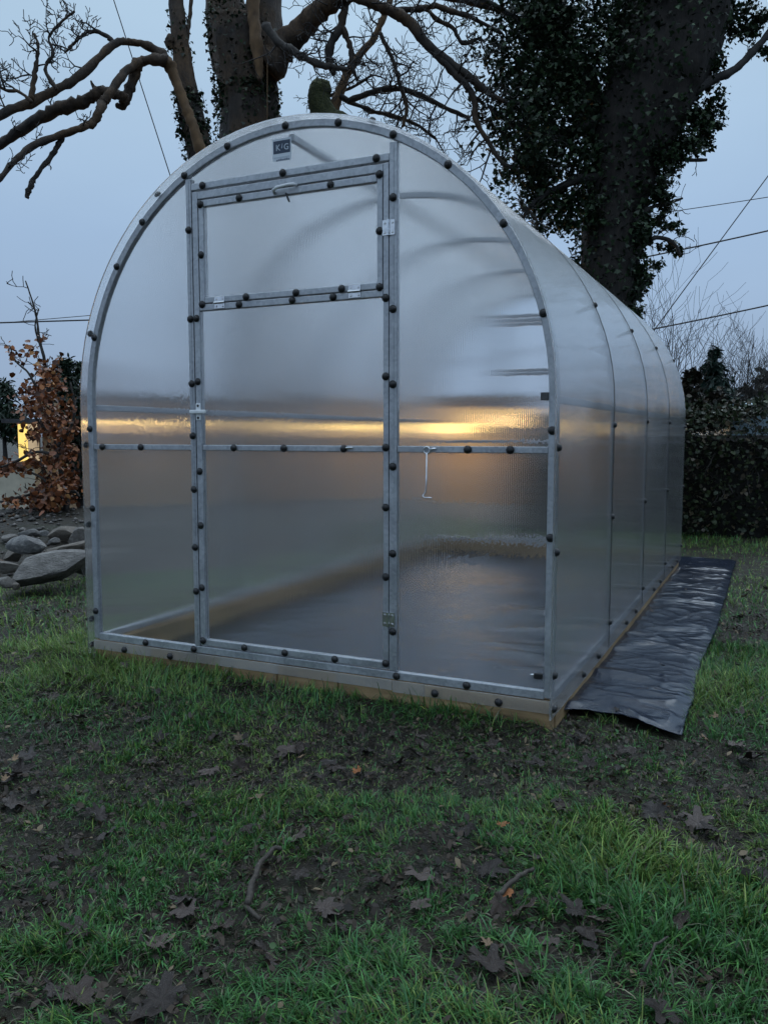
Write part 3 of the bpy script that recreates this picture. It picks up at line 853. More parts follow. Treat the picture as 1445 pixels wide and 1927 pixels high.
def fpx(px, py, wpx, mat, label, **k):
    p = on_z(px, py, .02); d = (p - CAM).dot(FW)
    return fallen(p.x, p.y, max(.022, wpx * d / FPX * .56), mat, label, **k)
for px, py, w, k in [(40,1440,70,'wet dead leaf'),(15,1450,60,'grey dead leaf'),(50,1415,60,'grey dead leaf'),(25,1500,70,'grey dead leaf'),(175,1400,50,'wet dead leaf'),(260,1348,45,'wet dead leaf'),(190,1525,60,'grey dead leaf'),(188,1560,60,'grey dead leaf'),
      (540,1400,70,'grey dead leaf'),(400,1435,60,'grey dead leaf'),(350,1505,50,'wet dead leaf'),(345,1670,80,'grey dead leaf'),(350,1700,80,'grey dead leaf'),(420,1730,90,'wet dead leaf'),(300,1765,80,'grey dead leaf'),(500,1790,95,'grey dead leaf'),
      (610,1700,90,'grey dead leaf'),(640,1740,70,'wet dead leaf'),(800,1650,95,'grey dead leaf'),(790,1710,60,'grey dead leaf'),(745,1690,45,'wet dead leaf'),(920,1640,80,'wet dead leaf'),(1080,1720,90,'wet dead leaf'),(1100,1750,80,'wet dead leaf'),
      (1225,1525,90,'wet dead leaf'),(1310,1545,95,'grey dead leaf'),(1340,1560,60,'wet dead leaf'),(920,1820,110,'wet dead leaf'),(1245,1900,100,'wet dead leaf'),(300,1870,110,'wet dead leaf'),(1140,1645,45,'wet dead leaf'),(1080,1580,50,'wet dead leaf'),
      (700,1660,55,'wet dead leaf'),(880,1560,50,'wet dead leaf'),(145,1860,120,'wet dead leaf'),(260,1900,90,'wet dead leaf'),(1400,1420,70,'wet dead leaf'),(1385,1400,60,'grey dead leaf'),(1430,1650,90,'wet dead leaf'),(960,1440,50,'wet dead leaf'),
      (700,1400,45,'wet dead leaf'),(780,1405,45,'wet dead leaf'),(620,1420,50,'grey dead leaf'),(150,1740,80,'wet dead leaf'),(470,1560,60,'wet dead leaf'),(560,1570,60,'grey dead leaf'),(1050,1510,45,'wet dead leaf'),(100,1600,60,'wet dead leaf')]:
    fpx(px + rl.uniform(-6, 6), py, w, k, L_DARK if k.startswith('wet') else L_GREY)
fpx(672, 1442, 34, 'orange leaf', 'small bright orange-brown fallen leaf on mud below the middle of the greenhouse')
fpx(487, 1492, 46, 'tan leaf', 'pinkish tan fallen leaf lying flat left of the centre of the lawn')
fpx(944, 1560, 34, 'orange leaf', 'small orange fallen leaf on grass right of the centre of the lawn')
fpx(1243, 1513, 46, 'orange leaf', 'reddish brown fallen leaf on the dark leaf pile near the right edge')
fpx(958, 1686, 40, 'orange leaf', 'rust-red fallen leaf beside the dark stick on the right')
fpx(448, 1385, 30, 'tan leaf', 'small tan fallen leaf in the grass left of the centre')
fpx(918, 1785, 26, 'tan leaf', 'tiny tan leaf on mud near the bottom right')
for k in range(175):                                # scattered in the muddy places
    for _ in range(30):
        d, a = math.sqrt(rl.uniform(1.3 ** 2, 6.2 ** 2)), rl.uniform(-.95, .22)
        x, y = CAM.x + d * math.sin(a), CAM.y + d * math.cos(a)
        if covered(np.array([x]), np.array([y]), .06)[0] or x < -1.3: continue
        if mud_at(np.array([x]), np.array([y]))[0] > rl.uniform(-.25, .55): break
    else: continue
    q = rl.random()
    if q < .72: fallen(x, y, rl.uniform(.022, .048), 'wet dead leaf' if rl.random() < .7 else 'oval', L_DARK)
    elif q < .93: fallen(x, y, rl.uniform(.022, .045), 'grey dead leaf', L_GREY)
    else: fallen(x, y, rl.uniform(.018, .03), 'tan leaf', L_TAN)
for px, py, w in [(1330,1385,34),(1345,1345,30),(1400,1120,22),(1410,1110,20)]: fpx(px, py, w, 'tan leaf', L_TAN)
p = on_z(1245, 1258, .03); o = fallen(p.x, p.y, .03, 'wet dead leaf', 'wet brown leaf lying on the creased black plastic sheet', None); o.location.z = .045
for (a_, b_, lab_) in [(1225, 1150, 'small dark leaf on the far half of the black plastic sheet'), (1160, 1335, 'small dark leaf on the near corner of the black plastic sheet'), (1290, 1110, 'small dark leaf near the outer edge of the black plastic sheet')]:
    p = on_z(a_, b_, .03); o = fallen(p.x, p.y, .022, 'wet dead leaf', lab_, None); o.location.z = .032
# leaf crumbs too small to count
n = 14000
r_ = np.sqrt(rng.uniform(1.1 ** 2, 5.5 ** 2, n * 3)); a = rng.uniform(-1.0, .32, n * 3); x = CAM.x + r_ * np.sin(a); y = CAM.y + r_ * np.cos(a)
k = (rng.uniform(0, 1, n * 3) < .28 + mud_at(x, y)) & ~covered(x, y, .02); x, y = x[k][:n], y[k][:n]; n = len(x)
S_ = rng.uniform(.004, .013, n); az = rng.uniform(0, 6.28, n); tz = rng.normal(0, .45, (n, 2)); z = height(x, y) + rng.uniform(.003, .014, n)
V = []
for u, v in [(-1, 0), (-.2, .55), (.5, .35), (1, 0), (.3, -.5), (-.4, -.4)]:
    uu = (u * np.cos(az) - v * np.sin(az)) * S_; vv = (u * np.sin(az) + v * np.cos(az)) * S_
    V.append(np.stack([x + uu, y + vv, z + uu * tz[:, 0] + vv * tz[:, 1] + .3 * np.abs(v) * S_], -1))
F = (np.arange(n)[:, None, None] * 6 + np.array([(0, 4, 5), (0, 1, 4), (1, 2, 4), (2, 3, 4)])[None]).reshape(-1, 3)
c = np.array([.036, .025, .017]) * rng.uniform(.3, 2.0, (n, 1)); c = np.where(rng.uniform(0, 1, (n, 1)) < .05, np.array([.20, .15, .09]), c)
tag(np_mesh('leaf_litter', np.stack(V, 1).reshape(-1, 3), F, M['grass'], cols=np.repeat(c, 6, 0)), 'dark broken leaf litter trodden into the lawn', 'leaf litter', kind='stuff')

# ---- sticks on the lawn
simple('dead wood', (.022, .017, .013), (.06, .047, .036), 40, rough=.7, bump=.5, dist=.004, stretch=(3, 3, 1))
def stick(pix, rad, label):
    pts = []
    for (a, b, z) in pix:
        p = on_z(a, b, 0); p.z = float(height(np.array([p.x]), np.array([p.y]))[0]) + z; pts.append(p)
    n = len(pts); fine = []
    for i in range(n - 1):
        for t in np.linspace(0, 1, 4)[:-1]: fine.append(pts[i].lerp(pts[i + 1], float(t)) + Vector([rl.uniform(-.002, .002) for _ in range(3)]))
    fine.append(pts[-1])
    o = MB().tube(fine, [rad * (1 - .35 * i / len(fine)) * rl.uniform(.88, 1.12) for i in range(len(fine))], 7).build('stick', M['dead wood'], smooth=True)
    return tag(o, label, 'stick', 'sticks on the lawn')
stick([(466,1712,.015), (475,1680,.03), (492,1645,.035), (515,1618,.035), (530,1616,.03)], .0075, 'crooked dark stick lying on the lawn left of the centre')
stick([(462,1712,.012), (490,1732,.012)], .006, 'short dark twig beside the crooked stick')
stick([(935,1712,.02), (960,1695,.03), (985,1677,.035), (1003,1668,.035)], .0065, 'straight dark stick lying in the grass right of the centre')
stick([(1210,1860,.03), (1230,1835,.05), (1255,1815,.05)], .003, 'thin twig in the long grass at the bottom right')
# ================================================================== PLANT TOOLS
def leaf_mesh(name, pts, size, cols, mat, parent, seed=1, up=.3, droop=None, aspect=.62, shape='leaf'):
    """folded little leaves at pts (n,3)"""
    g = np.random.default_rng(seed); n = len(pts)
    s_ = size * g.uniform(.45, 1.5, n)[:, None]
    nrm = g.normal(0, 1, (n, 3)); nrm[:, 2] = np.abs(nrm[:, 2]) + up; nrm /= np.linalg.norm(nrm, axis=1, keepdims=True)
    d = g.normal(0, 1, (n, 3))
    if droop is not None: d = d * .5 + np.array(droop)
    d -= nrm * (d * nrm).sum(1, keepdims=True); d /= np.linalg.norm(d, axis=1, keepdims=True) + 1e-9
    w = np.cross(nrm, d)
    if shape == 'ivy': prof = [(0, 0, 0), (.25, .55, .08), (.45, .30, .05), (1, 0, 0), (.45, -.30, .05), (.25, -.55, .08)]
    elif shape == 'blade': prof = [(0, 0, 0), (.35, .16, .02), (.7, .12, .02), (1, 0, -.08), (.7, -.12, .02), (.35, -.16, .02)]
    else: prof = [(0, 0, 0), (.3, .40, .10), (.68, .33, .08), (1, 0, 0), (.68, -.33, .08), (.3, -.40, .10)]
    V = np.stack([pts + s_ * (d * a + w * b * (aspect / .62) + nrm * c) for a, b, c in prof], 1).reshape(-1, 3)
    F = (np.arange(n)[:, None, None] * 6 + np.array([(0, 1, 2, 3), (0, 3, 4, 5)])[None]).reshape(-1, 4)
    return np_mesh(name, V, F, mat, parent, cols=np.repeat(cols, 6, 0))
def tints(n, choices, seed, lo=.6, hi=1.4):
    g = np.random.default_rng(seed); c = np.array([q for q, _ in choices]); p = np.array([w for _, w in choices]); p = p / p.sum()
    return c[g.choice(len(c), n, p=p)] * g.uniform(lo, hi, (n, 1))
m = Mat('foliage'); at_ = m.node('ShaderNodeAttribute'); at_.attribute_name = 'tint'
m.base(at_.outputs['Color']); m.set(Roughness=.45); m.b.inputs['Specular IOR Level'].default_value = .3
M['foliage'] = m.m
# bark: dark, furrowed, with rusty algae
m = Mat('sycamore bark')
n1 = m.noise(9, 7, stretch=(1, 1, .35), dist=.5); n2 = m.noise(1.3, 4); n3 = m.noise(38, 5, stretch=(1, 1, .5))
c = m.ramp(n1, [(.3, (.010, .008, .007)), (.55, (.028, .021, .017)), (.75, (.055, .043, .034))])
c = m.mixc(m.maprange(n2, .47, .66, 0, .8), c, m.ramp(n3, [(.3, (.040, .022, .011)), (.7, (.105, .058, .024))]))
m.base(c); m.set(Roughness=.85); m.bump(m.math('ADD', n1, m.math('MULTIPLY', n3, .5)), .8, .03)
M['bark'] = m.m
m = Mat('rusty bark'); n1 = m.noise(12, 6, stretch=(1, 1, .6))
m.base(m.ramp(n1, [(.3, (.055, .030, .013)), (.7, (.15, .086, .038))])); m.set(Roughness=.85); m.bump(n1, .5, .02); M['rusty bark'] = m.m
m = Mat('grey bark'); n1 = m.noise(16, 6)
m.base(m.ramp(n1, [(.3, (.018, .015, .013)), (.7, (.055, .048, .042))])); m.set(Roughness=.85); m.bump(n1, .5, .02); M['grey bark'] = m.m
m = Mat('moss'); n1 = m.noise(30, 6)
m.base(m.ramp(n1, [(.3, (.024, .030, .012)), (.7, (.075, .085, .032))])); m.set(Roughness=.95); m.bump(n1, .8, .03); M['moss'] = m.m
simple('twig bark', (.010, .009, .009), (.028, .024, .022), 25, rough=.8, bump=0)

def spline(pts, k=5):
    """Catmull-Rom through (Vector, radius) pairs"""
    out = []; n = len(pts)
    for i in range(n - 1):
        p0, p1, p2, p3 = pts[max(i - 1, 0)], pts[i], pts[i + 1], pts[min(i + 2, n - 1)]
        for j in range(k):
            t = j / k
            v = .5 * ((2 * p1[0]) + (p2[0] - p0[0]) * t + (2 * p0[0] - 5 * p1[0] + 4 * p2[0] - p3[0]) * t * t + (3 * p1[0] - p0[0] - 3 * p2[0] + p3[0]) * t ** 3)
            out.append((v, p1[1] + (p2[1] - p1[1]) * t))
    out.append(pts[-1]); return out
def limb(path, d, mat, parent, name='limb', n=8, rough=.06, seed=1, dvar=None):
    """path of (px, py, half width in px) at depth d (dvar: depth offset along the path)"""
    rr = random.Random(seed); P = []
    for i, (a, b, r_) in enumerate(path):
        dd = d + (dvar[i] if dvar else 0); P.append((at(a, b, dd), r_ * dd / FPX))
    S = spline(P, 5); b0 = MB(); pts = [q[0] for q in S]; rad = [q[1] for q in S]
    gn = min(2.2, 14.0 / n)
    pts = [p + Vector([rr.uniform(-1, 1) for _ in range(3)]) * rough * gn * r_ for p, r_ in zip(pts, rad)]
    b0.tube(pts, [r_ * (1 + rr.uniform(-rough, rough) * gn + (.28 * rr.random() if n < 14 and rr.random() < .14 else 0)) for r_ in rad], n)
    if n >= 14:                                     # flutes and burrs on thick stems
        for i in range(len(b0.v)):
            ring, k = divmod(i, n); v = Vector(b0.v[i]); c_ = pts[ring]
            f_ = 1 + .09 * math.sin(3 * 2 * PI * k / n + ring * .12) + .05 * math.sin(7 * 2 * PI * k / n + ring * .3) + rr.uniform(-.03, .03)
            b0.v[i] = tuple(c_ + (v - c_) * f_)
    else:
        for i in range(len(b0.v)):
            ring, k = divmod(i, n); v = Vector(b0.v[i]); c_ = pts[ring]; b0.v[i] = tuple(c_ + (v - c_) * (1 + rr.uniform(-.13, .15)))
    b0.build(name, mat, parent, smooth=True)
    return S
class Twigs:
    """bare kinked twigs of one tree, all in one mesh"""
    def __init__(s, seed): s.mb = MB(); s.r = random.Random(seed); s.tips = []
    def grow(s, p, d, length, rad, level, kink=.55, lift=.15, minr=.0036):
        r_ = s.r; n = 4 if level else 3; pts, rads = [p.copy()], [rad]; d = d.normalized()
        for i in range(n):
            d = (d + Vector((r_.gauss(0, kink), r_.gauss(0, kink), r_.gauss(0, kink) + lift)) * .6).normalized()
            p = p + d * (length / n) * r_.uniform(.7, 1.3); pts.append(p); rads.append(max(minr, rad * (1 - .7 * (i + 1) / n)))
            if level and (r_.random() < .92):
                side = Vector((r_.gauss(0, 1), r_.gauss(0, 1), r_.gauss(0, 1) + .25)); side = (side - d * side.dot(d)).normalized()
                s.grow(p.copy(), d * .55 + side * .85, length * r_.uniform(.38, .68), max(minr, rads[-1] * .75), level - 1, kink, lift, minr)
        s.mb.tube(pts, rads, 4 if rad < .02 else 5, cap=False)
        s.tips.append(p)
    def along(s, S, step, length, rad, level, start=.15, kink=.55, lift=.15, bias=None):
        acc = 0
        for i in range(max(1, int(len(S) * start)), len(S)):
            acc += (S[i][0] - S[i - 1][0]).length
            if acc >= step:
                acc = 0; t = (S[i][0] - S[i - 1][0]).normalized()
                side = Vector((s.r.gauss(0, 1), s.r.gauss(0, 1), s.r.gauss(0, 1) + .2)); side = (side - t * side.dot(t)).normalized()
                if bias: side = (side + Vector(bias)).normalized()
                s.grow(S[i][0].copy(), side + t * .4, length * s.r.uniform(.5, 1.2), min(rad, S[i][1] * .7), level, kink, lift)
    def build(s, parent, mat, name='twigs'):
        o = s.mb.build(name, mat, parent, smooth=True); o['kind'] = 'stuff'; return o

# ================================================================== THE BIG BARE TREE (behind, left of the middle)
D1 = 10.0
base1 = at(468, 900, D1); base1.z = -.1
t1 = empty('sycamore_tree', (0, 0, 0))
tag(t1, 'big bare sycamore with thick rusty trunks behind the left of the greenhouse', 'tree')
BK, RB, GB = M['bark'], M['rusty bark'], M['grey bark']
limb([(478,1010,84),(474,760,74),(468,400,61),(466,225,53),(462,140,57),(458,80,60),(455,40,52)], D1, BK, t1, 'trunk', 22, .02, 1)
sL = limb([(450,120,46),(430,40,40),(417,-20,33),(400,-120,29),(375,-300,24)], D1 + .1, BK, t1, 'limb', 18, .03, 2)
sR = limb([(480,140,44),(492,50,36),(498,-30,31),(505,-150,27),(520,-330,20)], D1 - .05, BK, t1, 'limb', 18, .03, 3)
limb([(489,150,4),(487,125,8),(482,80,11),(478,30,12),(474,-40,12),(468,-160,10)], D1 - .42, RB, t1, 'limb', 10, .05, 4)
l1 = limb([(500,130,34),(530,92,27),(562,58,22),(592,28,20),(622,4,17),(655,-12,13),(690,0,10),(712,10,9),(740,22,10),(772,42,10),(805,84,9),(845,116,8),(885,146,7),(922,176,5),(950,190,3)], D1 - .2, BK, t1, 'limb', 12, .05, 5, dvar=[0,0,-.1,-.2,-.3,-.4,-.5,-.5,-.5,-.5,-.5,-.5,-.5,-.5,-.5])
l2 = limb([(500,46,8),(523,79,8),(545,92,8),(565,104,7),(602,121,6),(630,126,5),(655,130,3)], D1 - .75, GB, t1, 'limb', 8, .08, 6)
l3 = limb([(622,380,15),(618,260,14),(628,205,12),(640,172,9),(655,135,8),(675,105,7),(698,78,6),(715,48,6),(730,10,6),(745,-40,6),(770,-140,5)], D1 + .3, RB, t1, 'limb', 8, .05, 7)
limb([(642,240,26),(618,226,24),(604,204,22),(600,184,20),(604,168,20),(606,160,18),(607,157,12)], D1 + .2, M['moss'], t1, 'broken_limb', 18, .03, 8)
l4 = limb([(652,-12,9),(650,8,8),(641,50,8),(624,80,8),(618,112,7),(628,140,4)], D1 - .5, BK, t1, 'limb', 7, .08, 9)
l5 = limb([(643,45,6),(650,66,6),(660,90,5),(662,120,4),(672,150,3)], D1 - .5, BK, t1, 'limb', 6, .1, 10)
l6 = limb([(818,100,7),(855,136,7),(876,158,6),(893,190,6),(894,222,5),(915,260,5),(942,302,4),(978,322,3)], D1 - .7, BK, t1, 'limb', 7, .08, 11)
l7 = limb([(655,190,6),(690,176,5),(724,166,5),(760,168,5),(797,181,5),(840,203,4),(885,222,3)], D1 - .1, BK, t1, 'limb', 7, .08, 12)
l8 = limb([(715,60,4),(730,92,5),(745,130,4),(752,155,5),(765,200,4),(757,238,3)], D1 - .3, BK, t1, 'limb', 6, .1, 13)
l9 = limb([(740,18,6),(790,16,6),(820,10,5),(850,20,5),(888,32,4),(945,62,3)], D1 - .6, BK, t1, 'limb', 6, .08, 14)
l10 = limb([(800,12,5),(822,36,4),(852,52,4),(870,80,4),(903,70,3)], D1 - .5, BK, t1, 'limb', 6, .08, 15)
l11 = limb([(640,180,5),(690,205,4),(730,215,4),(780,232,3),(820,260,2.5)], D1 + .2, BK, t1, 'limb', 6, .1, 16)
l12 = limb([(690,-60,12),(735,-20,9),(790,-14,8),(860,-4,7),(930,16,5),(990,40,3)], D1 - .2, BK, t1, 'limb', 7, .08, 17)
l13 = limb([(560,220,3),(590,215,3),(620,180,3),(660,165,3),(700,140,2.5)], D1 + .6, BK, t1, 'limb', 6, .1, 18)
# second stem, leaning in from the left, and its long arching bough
limb([(470,1000,40),(440,700,36),(402,480,31),(385,360,27),(375,290,24),(363,232,24),(350,165,20),(341,85,15),(334,20,14),(330,-40,14),(326,-160,12)], D1 - .7, BK, t1, 'trunk', 16, .04, 20)
limb([(322,92,5),(319,80,9),(322,68,6)], D1 - .75, BK, t1, 'burr', 8, .05, 21)
limb([(348,110,4),(353,62,4),(357,30,3.5),(361,-10,3.5),(368,-120,3)], D1 - .7, BK, t1, 'limb', 6, .08, 22)
limb([(380,290,10),(370,255,10),(358,222,9),(346,190,9),(332,155,9),(320,125,11),(309,107,10)], D1 - 1.05, RB, t1, 'limb', 9, .06, 23)
a1 = limb([(322,128,9),(308,105,11),(298,97,9),(270,82,7),(242,78,6),(218,80,7),(190,104,7),(152,140,8),(110,166,8),(62,190,9),(20,206,9),(-50,238,9)], D1 - 1.05, BK, t1, 'limb', 9, .06, 123, dvar=[0,0,0,-.05,-.1,-.2,-.3,-.4,-.5,-.6,-.7,-.9])
a2 = limb([(312,112,10),(290,112,10),(265,115,9),(242,128,8),(222,152,8),(205,178,8),(194,192,9),(186,212,8),(174,230,8),(150,241,7),(112,254,7),(62,274,6),(30,300,6),(0,334,5),(-40,372,4)], D1 - 1.15, BK, t1, 'limb', 8, .07, 24, dvar=[0,0,0,-.1,-.2,-.3,-.3,-.4,-.4,-.5,-.5,-.6,-.7,-.8,-.9])
limb([(263,118,7),(256,136,9),(246,162,9),(238,184,10),(230,199,8),(219,197,4)], D1 - 1.1, BK, t1, 'limb', 8, .08, 25)
a3 = limb([(238,186,9),(215,176,10),(190,172,11),(180,176,11),(160,190,11),(122,200,12),(90,215,11),(45,240,10),(0,271,9),(-50,296,8)], D1 - 1.2, BK, t1, 'limb', 9, .08, 26)
limb([(186,172,7),(176,162,4),(171,151,1.5)], D1 - 1.2, BK, t1, 'limb', 6, .05, 27)
a4 = limb([(216,80,5),(204,69,4),(182,58,3.5),(160,62,3),(145,74,3),(132,88,3),(122,98,2)], D1 - 1.25, BK, t1, 'limb', 6, .1, 28)
a5 = limb([(118,255,5),(108,275,5),(96,294,5),(78,316,4.5),(62,340,5),(54,358,5),(50,372,4)], D1 - 1.6, GB, t1, 'limb', 7, .08, 29)
a6 = limb([(58,186,6),(64,150,5),(68,118,4),(72,88,3),(64,62,2.5)], D1 - 1.7, BK, t1, 'limb', 6, .1, 30)
a7 = limb([(108,168,4),(85,130,3.5),(100,100,3),(92,70,2.5),(112,44,2.5),(140,20,2)], D1 - 1.7, BK, t1, 'limb', 6, .1, 31)
a8 = limb([(60,192,4),(36,172,3),(10,168,3),(-30,150,3)], D1 - 1.8, BK, t1, 'limb', 6, .1, 32)
tw = Twigs(5)
for S, st, ln, rd, lv in ((a4,.10,.30,.012,2),(a6,.10,.32,.012,2),(a7,.09,.30,.012,2),(a8,.11,.28,.012,2),(a3,.34,.26,.012,2),(a2,.42,.22,.011,2),(a1,.45,.28,.012,2),(a5,.2,.14,.009,1)): tw.along(S, st, ln, rd, lv, .45 if S in (a1, a2, a3) else .2, lift=.22)
for S, st, ln, rd, lv in ((l2,.09,.42,.011,2),(l3,.15,.5,.012,2),(l4,.11,.42,.012,2),(l5,.10,.38,.011,2),(l6,.10,.5,.013,2),(l7,.08,.5,.012,2),(l8,.08,.48,.012,2),(l9,.12,.42,.012,2),(l10,.11,.40,.012,2),(l11,.09,.52,.011,2),(l12,.15,.42,.013,2),(l1,.2,.42,.013,2),(l13,.09,.42,.011,2)): tw.along(S, st, ln, rd, lv, .35 if S in (l1, l3) else .15, lift=.04)
tw.build(t1, M['twig bark'])
IVY_C = [((.019, .037, .016), 5), ((.030, .056, .023), 3), ((.010, .020, .010), 4), ((.055, .072, .038), .4)]
def hug(S_list, n, size, reach, seed, parent, name='ivy', clump=.3):
    """ivy leaves on the surface of stems"""
    g = np.random.default_rng(seed); pts = []
    for (path, d, w) in S_list:
        P = spline([(at(a, b, d), r_ * d / FPX) for a, b, r_ in path], 6); k = int(n * w)
        for _ in range(k):
            i = g.integers(0, len(P) - 1); t = g.uniform(); c_ = P[i][0].lerp(P[i + 1][0], t); R_ = P[i][1] + (P[i + 1][1] - P[i][1]) * t
            ax = (P[i + 1][0] - P[i][0]).normalized(); u = ax.orthogonal().normalized(); v = ax.cross(u); an = g.uniform(0, 2 * PI)
            h_ = abs(math.sin(an * 2.3 + i * .7)) * clump + (1 - clump)
            pts.append(c_ + (u * math.cos(an) + v * math.sin(an)) * (R_ + reach * h_ * g.uniform(-.1, 1) ** 2))
    pts = np.array([tuple(p) for p in pts]); return leaf_mesh(name, pts, size, tints(len(pts), IVY_C, seed), M['foliage'], parent, seed, .2, (0, 0, -.9), shape='ivy')
hug([([(402,480,31),(375,290,24),(363,232,24),(352,175,21)], D1 - .7, .55), ([(341,130,18),(334,20,14)], D1 - .7, .07), ([(468,400,61),(466,225,54),(464,170,55)], D1, .75), ([(462,190,54),(458,90,60),(452,20,60)], D1, .55)], 1900, .042, .07, 31, t1)
tag(MB().tube([at(503, 118, D1 - 1.0), at(503, 420, D1 - 1.0)], .004, 5).build('hanging_cord', M['rusty bark']), 'thin cord hanging straight down in front of the big trunk', 'cord')

# ================================================================== THE IVY CLAD TREE (right)
D2 = 9.6
simple('ivy bark', (.006, .005, .0045), (.022, .017, .014), 14, rough=.9, bump=.8, dist=.03, stretch=(1, 1, .4))
t2 = empty('ivy_tree', (0, 0, 0))
tag(t2, 'leaning tree trunk smothered in dark ivy behind the right of the greenhouse', 'tree')
TP = [(1138,1010,66),(1140,760,58),(1142,590,50),(1148,480,52),(1154,400,54),(1168,320,62),(1194,240,78),(1228,150,88),(1262,60,92),(1290,-30,92),(1320,-160,84)]
limb(TP, D2, M['ivy bark'], t2, 'trunk', 20, .03, 40)
u1 = limb([(1180,300,38),(1120,220,34),(1070,120,30),(1040,20,28),(1020,-80,24)], D2 + .2, M['grey bark'], t2, 'limb', 12, .05, 41)
u2 = limb([(1300,172,14),(1345,148,8),(1382,130,7),(1415,98,7),(1450,56,6),(1500,-20,5)], D2 - .2, M['twig bark'], t2, 'limb', 8, .05, 42)
u3 = limb([(1120,230,16),(1060,250,10),(1010,250,7),(960,230,5),(920,200,4)], D2 - .1, M['twig bark'], t2, 'limb', 7, .08, 43)
u4 = limb([(1150,330,14),(1080,340,8),(1020,370,5),(985,410,3),(1010,440,2)], D2 - .2, M['twig bark'], t2, 'limb', 6, .08, 44)
u5 = limb([(1190,330,10),(1240,290,6),(1290,300,4),(1330,300,2.5)], D2 - .2, M['twig bark'], t2, 'limb', 6, .08, 45)
u6 = limb([(1190,420,8),(1225,390,4),(1262,380,3),(1285,372,2)], D2 - .2, M['twig bark'], t2, 'limb', 6, .08, 46)
u7 = limb([(1180,500,8),(1225,450,4),(1265,455,3),(1280,480,2)], D2 - .2, M['twig bark'], t2, 'limb', 6, .08, 47)
u8 = limb([(1070,130,12),(1000,60,8),(950,20,5),(890,-10,4)], D2 - .1, M['twig bark'], t2, 'limb', 6, .08, 48)
tw = Twigs(9)
for S, st, ln, rd, lv in ((u3,.16,.5,.009,2),(u4,.14,.5,.009,2),(u5,.13,.35,.006,1),(u6,.12,.25,.006,1),(u7,.14,.25,.006,1),(u8,.18,.5,.009,2),(u2,.5,.35,.008,1)): tw.along(S, st, ln, rd, lv, .2, lift=.05)
tw.build(t2, M['twig bark'])
# ivy: leaves crowd in clumps around the stem and hang from the side shoots
g = np.random.default_rng(77); pts = []
BL = [(1000,20,62,1.0),(1060,50,80,1.5),(1130,60,70,1.2),(1010,120,72,1.3),(1080,150,80,1.4),(965,190,48,.6),(1030,220,72,1.3),(1100,250,64,1.1),(985,280,56,.8),(1050,310,60,1.0),(1000,350,44,.55),(1040,385,40,.5),(1090,370,44,.7),(940,120,40,.3),(985,-20,70,.8),(1180,20,60,.8),(1240,10,60,.6),(930,215,30,.2),
      (1330,215,30,.42),(1302,250,30,.4),(1265,285,34,.5),(1235,330,30,.4),(1320,270,22,.18),(1330,130,30,.35),(1365,40,32,.35),(1400,50,34,.25),(1425,90,22,.1),(1440,15,24,.2),(1238,365,24,.25),(1250,405,18,.14),(1262,468,16,.12),(1225,440,26,.28),(1215,500,24,.28),(1205,545,24,.25),(1180,575,20,.2),(1090,420,26,.3),(1080,500,16,.14),(1275,425,12,.06)]
for (a, b, r_, w) in BL:
    c_ = at(a, b, D2 - .15 + g.uniform(-.1, .1)); R_ = r_ * D2 / FPX; k = int(1400 * w)
    # sub clumps
    sub = g.normal(0, .55, (max(4, k // 60), 3)) * R_
    q = sub[g.integers(0, len(sub), k)] + g.normal(0, .26, (k, 3)) * R_
    q = q * np.array([1, .9, 1]); pts.append(np.array(c_) + q)
P = spline([(at(a, b, D2), r_ * D2 / FPX) for a, b, r_ in TP[1:]], 6)
for _ in range(6500):
    i = g.integers(0, len(P) - 1); c_ = P[i][0]; ax = (P[i + 1][0] - P[i][0]).normalized(); u = ax.orthogonal().normalized(); v = ax.cross(u); an = g.uniform(0, 2 * PI)
    pts.append(np.array([tuple(c_ + ax * g.uniform(0, .15) + (u * math.cos(an) + v * math.sin(an)) * (P[i][1] + .16 * g.uniform(-.1, 1) ** 2))]))
pts = np.concatenate(pts)
leaf_mesh('ivy', pts, .050, tints(len(pts), IVY_C, 78, .35, 1.5), M['foliage'], t2, 79, .25, (0, 0, -.8), shape='ivy')

# ================================================================== LEFT: BEECH, ROCKERY, HOUSE
tb = empty('beech_bush', (0, 0, 0))
tag(tb, 'young copper beech holding rusty brown leaves left of the greenhouse', 'shrub')
DB = 8.6
s0 = limb([(128,985,7),(122,930,6),(112,860,5.5),(100,790,5),(90,720,4),(82,670,3),(74,640,2.5),(70,605,2),(62,570,1.6),(48,528,1.2)], DB, GB, tb, 'trunk', 7, .05, 60)
bs = [s0]
for k, pth in enumerate([[(110,860,4),(70,850,3),(30,868,2.5),(0,880,2)], [(120,930,4),(80,925,3),(40,935,2.5),(0,945,2)], [(104,820,4),(70,790,3),(48,760,2.5),(40,730,2)], [(108,840,4),(135,800,3),(140,760,2.5),(132,720,2)], [(96,760,3),(70,730,2.5),(52,700,2),(30,680,1.5),(18,650,1.2)], [(118,900,4),(145,880,3),(152,850,2)], [(122,940,4),(100,920,3),(80,900,2.5),(60,890,2)], [(126,960,4),(100,955,3),(60,958,2)], [(90,710,3),(110,680,2),(116,668,1.5)], [(122,930,3),(140,925,3),(150,935,2)], [(72,640,2),(66,612,1.5),(73,580,1.2)]]):
    bs.append(limb(pth, DB + (k % 3 - 1) * .25, GB, tb, 'branch', 5, .06, 61 + k))
tw = Twigs(15)
for S in bs: tw.along(S, .13, .22, .005, 1, .1, kink=.4, lift=.1)
tw.build(tb, M['grey bark'])
g = np.random.default_rng(91); pts = []
